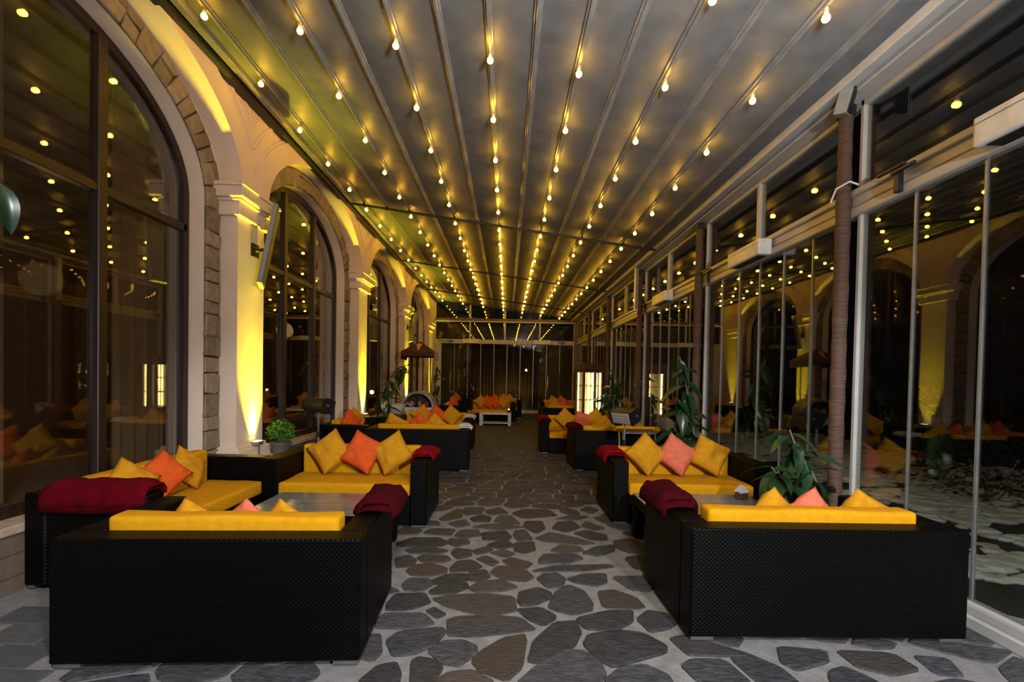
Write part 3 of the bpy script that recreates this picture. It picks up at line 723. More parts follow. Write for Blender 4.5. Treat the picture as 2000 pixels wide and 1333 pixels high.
# ------------------------------------------------------------------ sofas
SW, SD, SH = 1.64, 0.84, 0.66
def soft(m, x0, x1, y0, y1, z0, z1, r, amp, seed):
    m.box(x0, x1, y0, y1, z0, z1, r, 3)
    long = [e for e in m.b.edges if e.calc_length() > 0.2]
    bmesh.ops.subdivide_edges(m.b, edges=long, cuts=7, use_grid_fill=True)
    for v in m.b.verts:
        n = mnoise.noise(Vector((v.co.x * 3.1 + seed, v.co.y * 5, v.co.z * 5))); n2 = mnoise.noise(Vector((v.co.x * 9 + seed, v.co.y * 9, v.co.z * 9)))
        d = (v.co - Vector(((x0 + x1) / 2, (y0 + y1) / 2, (z0 + z1) / 2)))
        v.co += Vector((0.3 * n, n, n)) * amp + Vector((n2, n2, n2)) * amp * 0.35
    return m
B0 = -SD / 2; AT = 0.165; BT = 0.15
SOFA_PARTS = [
    ('base', MB().box(-SW / 2 + AT - 0.004, SW / 2 - AT + 0.004, B0 + BT - 0.004, SD / 2 - 0.012, 0.024, 0.30, 0.010).mesh('base', WICKER, uv=True)),
    ('back_panel', MB().box(-SW / 2, SW / 2, B0, B0 + BT, 0.024, SH, 0.012).mesh('back_panel', WICKER, uv=True)),
    ('arm', MB().box(-SW / 2, -SW / 2 + AT, B0 + BT, SD / 2, 0.024, SH, 0.012).mesh('arm', WICKER, uv=True)),
    ('arm', MB().box(SW / 2 - AT, SW / 2, B0 + BT, SD / 2, 0.024, SH, 0.012).mesh('arm', WICKER, uv=True)),
    ('seat_cushion', soft(MB(), -SW / 2 + AT + 0.006, SW / 2 - AT - 0.006, B0 + BT + 0.15, SD / 2 + 0.015, 0.302, 0.430, 0.030, 0.007, 1.3).mesh('seat_cushion', YELLOW, True)),
    ('back_cushion', soft(MB(), -SW / 2 + AT + 0.006, SW / 2 - AT - 0.006, B0 + BT + 0.005, B0 + BT + 0.145, 0.305, 0.728, 0.030, 0.006, 4.1).mesh('back_cushion', YELLOW, True)),
]
footm = MB().box(-0.068, 0.068, -0.022, 0.022, 0.0, 0.028, 0.004).mesh('foot', FOOT)
ALT = {}
for nm, me in SOFA_PARTS[4:]: pass
def sofa(cx, cy, rz, label):
    o = thing('wicker_sofa', (cx, cy, 0.012), rz, label, 'sofa', 'black wicker sofas of the terrace')
    for nm, me in SOFA_PARTS: link(nm, me, o)
    for sx in (-1, 1):
        for sy in (-1, 1): link('foot', footm, o, (sx * (SW / 2 - 0.082), sy * (SD / 2 - 0.035), 0))
    return o
def pillow_mesh(seed, mt):
    N = 16; q = MB(); r = random.Random(seed); ph = r.random() * 20
    s, t = 0.190, 0.078
    def pt(u, v, sg):
        e = (1 - abs(u) ** 2.6) * (1 - abs(v) ** 2.6)
        x = s * u * (1 - 0.085 * (1 - v * v) * abs(u)); y = s * v * (1 - 0.085 * (1 - u * u) * abs(v))
        zz = sg * t * max(e, 0) ** 0.55
        wv = mnoise.noise(Vector((x * 14 + ph, y * 14, sg))) * 0.020 * max(e, 0) ** 0.3
        cr = mnoise.noise(Vector((math.atan2(y, x) * 3 + ph, math.hypot(x, y) * 4, 0))) * 0.030 * math.hypot(u, v) * max(e, 0) ** 0.3
        return (x, y, zz + sg * (wv + cr))
    top = [[q.b.verts.new(pt(-1 + 2 * i / N, -1 + 2 * j / N, 1)) for j in range(N + 1)] for i in range(N + 1)]
    bot = [[(top[i][j] if i in (0, N) or j in (0, N) else q.b.verts.new(pt(-1 + 2 * i / N, -1 + 2 * j / N, -1))) for j in range(N + 1)] for i in range(N + 1)]
    for g, fl in ((top, 0), (bot, 1)):
        for i in range(N):
            for j in range(N):
                f = [g[i][j], g[i + 1][j], g[i + 1][j + 1], g[i][j + 1]]
                q.b.faces.new(f if not fl else f[::-1])
    return q.mesh('throw_pillow', mt, True)
PM = {'y': [pillow_mesh(k, PYELLOW) for k in (1, 2, 3)], 'o': [pillow_mesh(k, PORANGE) for k in (4, 5)], 's': [pillow_mesh(k, PSALMON) for k in (6, 7)]}
CN = {'y': 'mustard yellow', 'o': 'bright orange', 's': 'salmon pink'}
pc = [0]
def pillow(sf, x, colr, where, phi=45, twist=0, lean=22, dy=0.0, dz=0.0, sc=1.0):
    pc[0] += 1
    me = PM[colr][pc[0] % len(PM[colr])]
    o = tag(link('throw_pillow', me), CN[colr] + ' throw pillow ' + where, 'pillow', 'throw pillows on the sofas')
    base = Matrix.Translation(sf.location) @ Matrix.Rotation(sf.rotation_euler.z, 4, 'Z')
    zc = 0.43 + 0.245 * sc * math.cos(rad(lean)) * (1 if abs(abs(phi) - 45) < 25 else 0.80) + 0.014 + dz
    o.matrix_world = base @ Matrix.Translation((x, 0.045 + dy, zc)) @ Matrix.Rotation(rad(twist), 4, 'Z') @ Matrix.Rotation(rad(-90 + lean), 4, 'X') @ Matrix.Rotation(rad(phi), 4, 'Z') @ Matrix.Scale(sc, 4)
    return o
def blanket(sf, side, y0, y1, mt, label, hang=(0.07, 0.07), th=0.035, name='folded_blanket', seed=0.0, layers=2):
    """a folded throw laid over one arm; side -1/+1 is the sofa's own x side"""
    o = thing(name, (0, 0, 0), 0, label, 'blanket', 'folded throws on the sofa arms')
    base = Matrix.Translation(sf.location) @ Matrix.Rotation(sf.rotation_euler.z, 4, 'Z')
    xc = side * (SW / 2 - AT / 2); hw = AT / 2 + 0.012
    for l in range(layers):
        zt = SH + 0.012 + l * th; e = 0.006 * l; inn = 0.72 if l else 1.0
        prof = []
        hL, hR = hang[0] * inn, hang[1] * inn
        pts = [(-hw - e - 0.006, SH - hL), (-hw - e - 0.004, SH - hL * 0.5), (-hw - e, SH + 0.006), (-hw * 0.75, zt), (-hw * 0.35, zt + 0.004), (0.0, zt + 0.006), (hw * 0.35, zt + 0.004), (hw * 0.75, zt), (hw + e, SH + 0.006), (hw + e + 0.004, SH - hR * 0.5), (hw + e + 0.006, SH - hR)]
        q = MB(); NY = 22; A = []
        for k in range(NY + 1):
            t_ = k / NY; y = y0 + (y1 - y0) * t_ + (0.02 * l if l else 0)
            endr = min(1.0, min(t_, 1 - t_) * 9 + 0.25)
            up, lo = [], []
            for i, (px, pz) in enumerate(pts):
                n = mnoise.noise(Vector((px * 9 + seed + l * 3, y * 8, pz * 9))); n2 = mnoise.noise(Vector((px * 20 + seed, y * 22, pz * 20 + l)))
                dn = Vector((px, 0, pz - SH + 0.10)).normalized()
                w_ = th * endr * (1 + 0.5 * n) + 0.010 * n2
                sk = 0.018 * mnoise.noise(Vector((px * 6 + seed * 2, l, pz * 6)))
                up.append((xc + px + dn.x * max(w_, 0.010), y + sk, pz + dn.z * max(w_, 0.010)))
                lo.append((xc + px, y + sk, pz))
            A.append(up + lo[::-1])
        q.rings(A)
        for v in q.b.verts: v.co = base @ v.co
        q.obj('fold', mt, o, smooth=True)
    return o

yawA = rad(3.0)
cA = Vector((-0.735, 2.325)) + Vector((-SW * 0.935 / 2 * math.cos(yawA) - SD / 2 * math.sin(yawA), -SW * 0.935 / 2 * math.sin(yawA) + SD / 2 * math.cos(yawA)))
sA = sofa(cA.x, cA.y, yawA, 'black wicker sofa turned away from the camera, front left'); sA.scale = (0.935, 1, 1)
sB = sofa(-3.268 + SD / 2, 3.075 + SW / 2, -PI / 2, 'black wicker sofa along the nearest arched window')
sC = sofa(-0.772 - SW / 2, 4.48 + SD / 2, PI, 'black wicker sofa facing the camera, left of the aisle, first group')
yawR = rad(1.0)
sA2 = sofa(1.075 + SW / 2, 2.62 + SD / 2, yawR, 'black wicker sofa turned away from the camera, front right')
sC2 = sofa(1.125 + SW / 2, 4.72 + SD / 2, PI, 'black wicker sofa facing the camera, right of the aisle, first group')
yawD = rad(3.0)
sD = sofa(-0.60 - SW / 2, 7.16 + SD / 2, yawD, 'black wicker sofa turned away, left of the aisle behind the first group')
sE = sofa(-3.15 + SD / 2, 7.60 + SW / 2, -PI / 2, 'black wicker sofa along the second arched window')
sF = sofa(-0.68 - SW / 2, 9.25 + SD / 2, PI, 'black wicker sofa facing the camera in front of the ice cream cart')
sD2 = sofa(1.12 + SW / 2, 7.44 + SD / 2, rad(1.5), 'black wicker sofa turned away, right of the aisle behind the first group')
sF2 = sofa(0.70 + SW / 2, 9.10 + SD / 2, PI, 'black wicker sofa facing the camera in front of the lit cabinet')
sG = sofa(-1.98 + SD / 2, 13.3 + SW / 2, -PI / 2, 'far black wicker sofa seen end on, right of the ice cream cart')
sH = sofa(-0.50, 15.05 + SD / 2, PI, 'far black wicker sofa behind the white coffee table')
sJ = sofa(-0.25, 17.3, PI, 'farthest black wicker sofa, showing just over the sofa by the white table')
sK = sofa(-2.2 + SD / 2, 17.0, -PI / 2, 'far black wicker sofa in the left corner by the end wall')
sL = sofa(1.06 + SW / 2, 13.0 + SD / 2, 0, 'far black wicker sofa turned away behind the lit cabinet')
sM = sofa(2.0, 16.0 + SD / 2, PI, 'far black wicker sofa facing the camera at the right end')

for sf, nm, lst in (
    (sA, 'on the front left sofa seen over its back', [(-0.29, 'y', 'leftmost ', 40, 12), (0.02, 's', 'middle ', 52, 0), (0.24, 'y', 'rightmost ', 45, -10)]),
    (sB, 'on the sofa at the nearest window', [(0.40, 'y', 'nearest ', 50, -25), (0.06, 'o', 'middle ', 38, -35), (-0.24, 'y', 'farthest ', 48, -5)]),
    (sC, 'on the left facing sofa', [(0.31, 'y', 'left ', 40, 0), (-0.04, 'o', 'middle ', 62, 6), (-0.36, 'y', 'right ', 36, -8)]),
    (sA2, 'on the front right sofa seen over its back', [(-0.15, 'y', 'leftmost ', 38, 10), (0.10, 's', 'middle ', 45, 0), (0.46, 'y', 'rightmost ', 30, -12)]),
    (sC2, 'on the right facing sofa', [(0.34, 'y', 'left ', 42, 5), (0.0, 's', 'middle ', 52, 0), (-0.37, 'y', 'right ', 62, -10)]),
    (sD, 'on the second left sofa seen over its back', [(-0.42, 'y', 'leftmost ', 30, 0), (-0.02, 'o', 'middle ', 45, 0), (0.24, 'y', 'rightmost ', 45, 0)]),
    (sE, 'on the sofa along the second window', [(0.30, 'o', 'nearest ', 45, -20), (0.0, 'y', 'middle ', 40, -10)]),
    (sF, 'on the sofa before the ice cream cart', [(0.30, 'y', 'left ', 40, 0), (0.0, 'o', 'middle ', 48, 0), (-0.33, 'y', 'right ', 52, 0)]),
    (sD2, 'on the second right sofa seen over its back', [(-0.26, 'y', 'left ', 45, 0), (0.24, 'y', 'right ', 45, 0)]),
    (sF2, 'on the sofa before the lit cabinet', [(0.27, 'y', 'left ', 45, 10), (-0.10, 's', 'middle ', 75, 0), (-0.36, 'y', 'right ', 40, 0)]),
    (sG, 'on the end-on sofa by the cart', [(0.35, 'o', 'nearest ', 45, -20), (0.05, 'y', 'second ', 45, -10)]),
    (sH, 'on the sofa by the white table', [(0.38, 'y', 'leftmost ', 45, 0), (0.12, 'o', 'left middle ', 60, 0), (-0.14, 'o', 'right middle ', 40, 0), (-0.40, 'y', 'rightmost ', 50, 0)]),
    (sJ, 'on the farthest sofa', [(0.20, 'o', 'left ', 45, 0), (-0.12, 'y', 'middle ', 40, 0), (-0.35, 'y', 'right ', 40, 0)]),
    (sK, 'on the far left corner sofa', [(0.3, 'o', 'nearest ', 45, -20), (0.0, 'y', 'second ', 45, -10)]),
    (sL, 'on the sofa behind the lit cabinet', [(-0.45, 'y', 'left ', 45, 0), (-0.18, 'o', 'middle ', 45, 0)]),
    (sM, 'on the far right facing sofa', [(0.3, 'y', 'left ', 60, 0), (0.0, 's', 'middle ', 50, 0)])):
    ln, dy_, sc_ = (18, -0.105, 0.72) if sf is sA else (18, -0.10, 0.82) if sf is sA2 else (22, -0.085, 0.84) if sf is sB else (22, -0.07, 1.0)
    for x, c, which, phi, tw in lst: pillow(sf, x, c, nm + ', the ' + which.strip() + ' one', phi, tw, ln, dy_, 0.0, sc_)
blanket(sA, 1, 0.02, 0.41, MAROON, 'thick dark maroon throw folded on the front left sofa arm', (0.05, 0.035), 0.042, seed=1)
blanket(sB, 1, -0.30, 0.40, DARKRED, 'dark red throw folded along the near arm of the window sofa', (0.04, 0.11), 0.034, seed=2)
blanket(sC, -1, -0.26, 0.22, RED, 'red throw draped over the aisle arm of the left facing sofa', (0.03, 0.06), 0.026, seed=3)
blanket(sA2, -1, -0.05, 0.41, MAROON, 'thick dark maroon throw folded on the front right sofa arm', (0.05, 0.05), 0.044, seed=4)
blanket(sC2, 1, -0.30, 0.16, RED, 'bright red throw draped over the aisle arm of the right facing sofa', (0.10, 0.08), 0.032, seed=5)
blanket(sD2, -1, -0.2, 0.35, MAROON, 'dark maroon throw on the arm of the second right sofa', (0.04, 0.04), 0.03, seed=6)
blanket(sF2, 1, -0.2, 0.38, RED, 'red throw on the aisle arm of the sofa before the lit cabinet', (0.05, 0.05), 0.03, seed=7)
blanket(sF2, -1, -0.3, 0.3, RED, 'red throw on the wall-side arm of the sofa before the lit cabinet', (0.05, 0.05), 0.03, seed=8)
blanket(sD, 1, -0.25, 0.10, TOWEL, 'pale folded towel on the arm of the second left sofa', (0.02, 0.02), 0.028, 'folded_towel', 9)
blanket(sF, -1, -0.2, 0.38, TOWEL, 'pale folded towel on the arm of the sofa before the cart', (0.03, 0.03), 0.022, 'folded_towel', 10)
blanket(sL, 1, -0.2, 0.3, RED, 'red throw on the sofa behind the lit cabinet', (0.04, 0.04), 0.03, seed=11)

# ------------------------------------------------------------------ tables
def wicker_table(cx, cy, w_, d_, label):
    o = thing('coffee_table', (cx, cy, 0.012), 0, label, 'table', 'wicker coffee tables')
    q = MB(); q.box(-w_ / 2, w_ / 2, -d_ / 2, d_ / 2, 0.31, 0.40, 0.01); q.obj('apron', WICKER, o, uv=True)
    lm = MB().box(-0.045, 0.045, -0.045, 0.045, 0.0, 0.315, 0.006).mesh('leg', WICKER, uv=True)
    for sx in (-1, 1):
        for sy in (-1, 1): link('leg', lm, o, (sx * (w_ / 2 - 0.048), sy * (d_ / 2 - 0.048), 0))
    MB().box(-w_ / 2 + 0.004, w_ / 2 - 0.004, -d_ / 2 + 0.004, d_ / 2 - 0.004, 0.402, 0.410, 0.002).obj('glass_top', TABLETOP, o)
    return o
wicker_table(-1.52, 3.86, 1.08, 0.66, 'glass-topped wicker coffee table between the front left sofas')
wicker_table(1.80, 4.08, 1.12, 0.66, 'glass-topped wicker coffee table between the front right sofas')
o = thing('salt_shaker', (-1.10, 4.02, 0.424), 0, 'small glass salt shaker on the left coffee table', 'shaker')
MB().lathe([(0.020, 0), (0.022, 0.005), (0.017, 0.05)], 12).obj('jar', WHITEPL, o); MB().lathe([(0.018, 0.05), (0.018, 0.06), (0.010, 0.07)], 12).obj('cap', STEEL, o)
o = thing('napkin_holder', (2.22, 4.25, 0.424), rad(20), 'white paper napkins in a dark holder on the right coffee table', 'napkins')
MB().box(-0.05, 0.05, -0.035, 0.035, 0, 0.06, 0.004).obj('holder', BROWN, o)
q = MB()
for k in range(5): q.mbox(Matrix.Translation((0, -0.024 + 0.012 * k, 0.075)) @ Matrix.Rotation(rad(-8 + 4 * k), 4, 'X') @ Matrix.Rotation(rad(45), 4, 'Y'), 0.042, 0.002, 0.042)
q.obj('napkins', WHITEPL, o)
for k, (x, y, nm) in enumerate(((1.50, 3.90, 'left'), (1.72, 3.86, 'right'))):
    o = thing('tea_light', (x, y, 0.424), 0, '%s small white tea light on the right coffee table' % nm, 'candle', 'tea lights on the right table')
    MB().lathe([(0.019, 0), (0.02, 0.004), (0.02, 0.018), (0.016, 0.018), (0.015, 0.014)], 12).obj('cup', WHITEPL, o)
    MB().lathe([(0.0015, 0.013), (0.0012, 0.024)], 5).obj('wick', BLACKPL, o)
o = thing('coffee_table', (-0.34, 14.45, 0.012), 0, 'white painted wooden coffee table at the far end of the aisle', 'table')
MB().box(-0.50, 0.50, -0.28, 0.28, 0.34, 0.40, 0.008).obj('tabletop', WHITEPAINT, o)
lm = MB().box(-0.05, 0.05, -0.05, 0.05, 0.0, 0.345, 0.006).mesh('leg', WHITEPAINT)
for sx in (-1, 1):
    for sy in (-1, 1): link('leg', lm, o, (sx * 0.445, sy * 0.225, 0))
MB().box(-0.45, 0.45, -0.24, 0.24, 0.06, 0.09, 0.004).obj('shelf', WHITEPAINT, o)
o = thing('candle_jar', (0.08, 14.33, 0.412), 0, 'dark candle jar glowing on the white coffee table', 'candle')
MB().lathe([(0.035, 0), (0.05, 0.01), (0.05, 0.09), (0.044, 0.09), (0.044, 0.02)], 14, cap=True).obj('jar', BLACKPL, o); MB().lathe([(0.012, 0.085), (0.02, 0.10), (0.004, 0.13)], 10).obj('flame', CANDLE, o)
o = thing('folding_side_table', (1.95, 6.75, 0.012), 0, 'small slatted side table with metal legs behind the right facing sofa', 'table')
for k in range(5): MB().box(-0.27, 0.27, -0.17 + k * 0.07, -0.12 + k * 0.07, 0.745, 0.765, 0.004).obj('slat', BROWN, o)
lm = MB().lathe([(0.009, 0), (0.016, 0.74)], 8).mesh('leg', STEEL, True)
for sx in (-1, 1):
    for sy in (-1, 1): link('leg', lm, o, (sx * 0.23, sy * 0.12, 0))
q = MB(); q.box(-0.25, 0.25, -0.13, -0.11, 0.725, 0.745); q.box(-0.25, 0.25, 0.11, 0.13, 0.725, 0.745); q.obj('rail', STEEL, o)
o = thing('side_table', (-2.80, 11.5, 0.012), 0, 'small side table under a white cloth by the ice cream cart', 'table')
q = MB(); NR = 24
q.rings([[(0.20 * math.cos(2 * PI * i / NR), 0.20 * math.sin(2 * PI * i / NR), 0.80) for i in range(NR)], [(0.21 * math.cos(2 * PI * i / NR), 0.21 * math.sin(2 * PI * i / NR), 0.79) for i in range(NR)], [((0.225 + 0.02 * math.sin(6 * PI * 2 * i / NR)) * math.cos(2 * PI * i / NR), (0.225 + 0.02 * math.sin(6 * PI * 2 * i / NR)) * math.sin(2 * PI * i / NR), 0.55) for i in range(NR)]])
q.obj('tablecloth', TOWEL, o, smooth=True); MB().lathe([(0.15, 0), (0.15, 0.02), (0.03, 0.04), (0.03, 0.78)], 12).obj('pedestal', DARKMETAL, o)

# ------------------------------------------------------------------ patio heaters
def heater(x, y, h, rz, tilt, label):
    o = thing('patio_heater', (x, y, 0.012), rz, label, 'heater', 'standing patio heaters')
    MB().lathe([(0.16, 0), (0.16, 0.02), (0.03, 0.035)], 18).obj('foot', DARKMETAL, o)
    MB().lathe([(0.020, 0.02), (0.020, h * 0.66)], 10).obj('lower_pole', GREYPL, o)
    MB().lathe([(0.028, h * 0.62), (0.028, h * 0.70)], 10).obj('collar', BLACKPL, o)
    MB().lathe([(0.012, h * 0.66), (0.012, h - 0.02)], 10).obj('upper_pole', STEEL, o)
    T = Matrix.Translation((0, 0, h + 0.05)) @ Matrix.Rotation(tilt, 4, 'X')
    P = [(0.10, 0.09)] + [(-0.02 - 0.095 * math.cos(a), 0.095 * math.sin(a)) for a in [PI / 2 - PI * k / 8 for k in range(9)]] + [(0.10, -0.09)]
    q = MB(); q.prism(P, lambda p: T @ Vector((-0.16, p[0], p[1])), lambda p: T @ Vector((0.16, p[0], p[1]))); hd = q.obj('heater_head', BLACKPL, o)
    q = MB(); q.mbox(T @ Matrix.Translation((0, 0.103, 0)), 0.145, 0.006, 0.078, 0.004); rf = q.obj('reflector', REFLECTOR, hd)
    for k in (-1, 0, 1): 
        q = MB(); q.tube([T @ Vector((-0.14, 0.113, 0.04 * k)), T @ Vector((0.14, 0.113, 0.04 * k))], 0.004, 6); q.obj('guard_wire', STEEL, hd)
    for sx in (-1, 1):
        q = MB(); q.prism([(a * 1.08, b * 1.08) for a, b in P], lambda p: T @ Vector((sx * 0.16, p[0], p[1])), lambda p: T @ Vector((sx * 0.185, p[0], p[1]))); q.obj('end_cap', BLACKPL, hd)
        q = MB(); q.prism([(-0.02 + 0.02 * math.cos(2 * PI * k / 8), 0.02 * math.sin(2 * PI * k / 8)) for k in range(8)], lambda p: T @ Vector((sx * 0.185, p[0], p[1])), lambda p: T @ Vector((sx * 0.195, p[0], p[1]))); q.obj('knob', STEEL, hd)
heater(-2.60, 6.30, 1.02, rad(-24), rad(-20), 'black patio heater on a pole beside the second arched window')
heater(1.66, 6.35, 0.96, rad(128), rad(-22), 'black patio heater with a pale reflector behind the right facing sofa')

# ------------------------------------------------------------------ plants
def leaf_mesh(l, w_, mt, droop=0.25, seed=0):
    q = MB(); N = 7; rows = []
    for k in range(N + 1):
        t_ = k / N; ww = w_ * math.sin(PI * min(1, t_ ** 0.8 * 0.97 + 0.03)) ** 0.8 + 0.003
        z = -droop * l * t_ * t_; x = l * t_
        rows.append([q.b.verts.new((x, s_ * ww / 2, z + abs(s_) * ww * 0.16)) for s_ in (-1, -0.5, 0, 0.5, 1)])
    for a, b in zip(rows, rows[1:]):
        for i in range(4): q.b.faces.new((a[i], a[i + 1], b[i + 1], b[i]))
    return q.mesh('leaf', mt, True)
LM = [leaf_mesh(0.24, 0.095, LEAF, 0.3), leaf_mesh(0.21, 0.085, LEAF, 0.55), leaf_mesh(0.28, 0.10, LEAF, 0.45)]
def rubber_plant(base, pot_r, pot_h, stems, label, nleaf, rngseed, down=0.35, lsc=1.0, group='potted rubber plants'):
    r = random.Random(rngseed)
    o = thing('rubber_plant', base, 0, label, 'plant', group)
    MB().lathe([(pot_r * 0.75, 0), (pot_r, pot_h * 0.9), (pot_r * 1.06, pot_h * 0.92), (pot_r * 1.06, pot_h), (pot_r * 0.95, pot_h), (pot_r * 0.93, pot_h * 0.92)], 18).obj('pot', POT, o, smooth=False)
    MB().lathe([(pot_r * 0.92, pot_h * 0.90), (pot_r * 0.3, pot_h * 0.93)], 14).obj('soil', SOILM, o)
    for pts in stems:
        pts = [Vector(p) for p in pts]
        q = MB(); q.tube(pts, [0.016 - 0.010 * k / (len(pts) - 1) for k in range(len(pts))], 7); st = q.obj('stem', STEM, o, smooth=True)
        tot = len(pts) - 1
        for k in range(nleaf):
            f = (0.38 + 0.62 * (k + r.random() * 0.6) / nleaf) * tot; i = min(int(f), tot - 1); p = pts[i].lerp(pts[i + 1], min(1, f - i))
            a = k * 2.4 + r.random() * 0.8; el = r.uniform(-1.15, 0.35) * down * 2.2
            s_ = r.uniform(0.8, 1.2) * lsc
            L_ = link('leaf', r.choice(LM), o); L_.matrix_local = Matrix.Translation(p) @ Matrix.Rotation(a, 4, 'Z') @ Matrix.Rotation(-el, 4, 'Y') @ Matrix.Rotation(r.uniform(-0.5, 0.5), 4, 'X') @ Matrix.Scale(s_, 4)
    return o
rubber_plant((2.66, 3.82, 0.012), 0.15, 0.34, [[(0.03, 0, 0.32), (0.02, -0.02, 0.52), (-0.10, -0.05, 0.75), (-0.24, -0.05, 0.95), (-0.30, -0.04, 1.12)], [(-0.03, 0, 0.32), (-0.16, -0.05, 0.55), (-0.32, -0.04, 0.66), (-0.42, 0.0, 0.80)]],
             'rubber plant leaning from beside the nearest trunk post', 20, 5, 0.5, 1.1)
rubber_plant((2.62, 6.35, 0.012), 0.16, 0.36, [[(0.04, 0, 0.34), (0.02, 0, 0.7), (-0.04, 0, 1.1), (-0.13, 0, 1.5), (-0.22, 0, 1.85)], [(-0.03, 0, 0.34), (-0.04, 0.02, 0.7), (-0.10, 0.02, 1.0), (-0.22, 0, 1.25)], [(0, 0.03, 0.34), (-0.1, 0.0, 0.6), (-0.28, -0.03, 0.85)]],
             'tall rubber plant before the second trunk post in view', 17, 8, 0.6, 1.45)
rubber_plant((2.62, 11.2, 0.012), 0.2, 0.45, [[(0, 0, 0.42), (0.02, 0, 0.9), (-0.05, 0, 1.4), (0.0, 0, 1.75)], [(0.05, 0, 0.42), (0.12, 0, 0.9), (0.10, 0, 1.5)], [(-0.05, 0, 0.42), (-0.12, -0.05, 0.8), (-0.18, -0.05, 1.2)]],
             'bushy rubber plant between the lit cabinet and the glass wall', 18, 9, 0.5, 1.2)
rubber_plant((-2.66, 10.55, 0.012), 0.17, 0.38, [[(0, 0, 0.36), (-0.02, 0, 0.8), (0.05, 0, 1.3), (0.22, 0, 1.62), (0.32, 0, 1.75)], [(-0.03, 0, 0.36), (-0.12, -0.02, 0.7), (-0.15, -0.04, 1.05), (0.02, -0.04, 1.4)]],
             'drooping rubber plant left of the ice cream cart', 18, 12, 0.62, 1.25)
rubber_plant((-2.25, 14.05, 0.012), 0.17, 0.38, [[(0, 0, 0.36), (0.02, 0, 0.9), (0.08, 0, 1.4), (0.10, 0, 1.85)], [(0.02, 0, 0.36), (0.10, 0, 0.8), (0.14, 0, 1.25)]],
             'rubber plant with hanging leaves behind the ice cream cart', 12, 14, 0.75, 1.1)
# plant at the very left edge, only one leaf reaching into the picture
o = rubber_plant((-2.95, 2.02, 0.012), 0.16, 0.36, [[(0, 0, 0.34), (-0.03, 0, 1.0), (-0.03, 0, 1.7), (0.0, 0.02, 2.3), (0.02, 0.04, 2.55)]], 'tall rubber plant at the left picture edge, one leaf in view', 9, 21, 0.4, 1.0)
L_ = link('leaf', LM[0], o); L_.matrix_local = Matrix.Translation((0.415, 0.26, 2.42)) @ Matrix.Rotation(rad(20), 4, 'Z') @ Matrix.Rotation(rad(76), 4, 'Y') @ Matrix.Rotation(rad(50), 4, 'X') @ Matrix.Scale(0.95, 4)
MB().tube([(0.02, 0.04, 2.50), (0.15, 0.16, 2.47), (0.415, 0.26, 2.42)], 0.006, 6).obj('leaf_stalk', GREENSTEM, o)

def bush_leaves(n, rx, rz, seed, l, mt, parent, cz, hollow=0.35):
    r = random.Random(seed); q = MB()
    for k in range(n):
        a = r.random() * 2 * PI; u = r.uniform(-0.75, 1); s_ = (hollow + (1 - hollow) * r.random() ** 0.4)
        p = Vector((rx * s_ * math.sqrt(1 - u * u) * math.cos(a), rx * s_ * math.sqrt(1 - u * u) * math.sin(a), cz + rz * s_ * u))
        d = Matrix.Rotation(r.random() * 2 * PI, 3, 'Z') @ Matrix.Rotation(r.uniform(-0.9, 0.6), 3, 'Y')
        w_ = l * 0.34
        q.face([p + d @ Vector(v) for v in ((0, 0, 0), (l * 0.5, w_, 0.1 * l), (l, 0, -0.1 * l), (l * 0.5, -w_, 0.1 * l))])
    o = q.obj('foliage', mt, parent); tag(o, kind='stuff'); return o
o = thing('potted_herb', (-2.885, 5.83, 0.472), 0, 'small bright green bushy plant in a grey pot beside the first pilaster', 'plant')
MB().lathe([(0.085, 0), (0.115, 0.14), (0.125, 0.145), (0.125, 0.17), (0.108, 0.17), (0.105, 0.15)], 18).obj('pot', POT, o)
MB().lathe([(0.104, 0.148), (0.02, 0.155)], 14).obj('soil', SOILM, o)
for k in range(5): MB().tube([(0, 0, 0.15), (0.05 * math.cos(k * 1.3), 0.05 * math.sin(k * 1.3), 0.25), (0.1 * math.cos(k * 1.3), 0.1 * math.sin(k * 1.3), 0.33)], 0.004, 5).obj('stem', GREENSTEM, o)
bush_leaves(620, 0.165, 0.15, 4, 0.042, BUSHLEAF, o, 0.30)

# ------------------------------------------------------------------ ice cream cart
o = thing('ice_cream_cart', (-2.36, 12.35, 0.012), rad(2), 'small ice cream cart with a brown and cream canopy', 'cart')
MB().box(-0.42, 0.42, -0.30, 0.30, 0.22, 0.68, 0.01).obj('body', BROWN, o)
MB().box(-0.40, 0.40, -0.318, -0.301, 0.30, 0.675, 0.004).obj('front_panel', WHITEPAINT, o)
for sx in (-1, 1):
    q = MB()
    for k in range(9): q.box(sx * 0.421, sx * 0.427, -0.28 + k * 0.065, -0.25 + k * 0.065, 0.26, 0.66)
    q.obj('side_stripes', STRIPE, o)
arc = lambda r, n=14: [(r * math.cos(PI * k / n), 0.68 + r * 0.98 * math.sin(PI * k / n)) for k in range(n + 1)]
q = MB(); P = arc(0.43) + arc(0.37)[::-1]
q.prism(P, lambda p: (p[0], -0.31, p[1]), lambda p: (p[0], -0.24, p[1])); q.obj('hood_rim', GREYAL, o, smooth=False)
q = MB(); P = arc(0.43) + arc(0.415)[::-1]
q.prism(P, lambda p: (p[0], -0.24, p[1]), lambda p: (p[0], 0.30, p[1])); q.obj('hood', REFLECTOR, o)
q = MB(); q.prism(arc(0.372), lambda p: (p[0], -0.285, p[1]), lambda p: (p[0], -0.279, p[1])); q.obj('hood_glass', GLASSD, o)
q = MB(); q.prism(arc(0.41), lambda p: (p[0], 0.285, p[1]), lambda p: (p[0], 0.295, p[1])); q.obj('hood_back', BROWN, o)
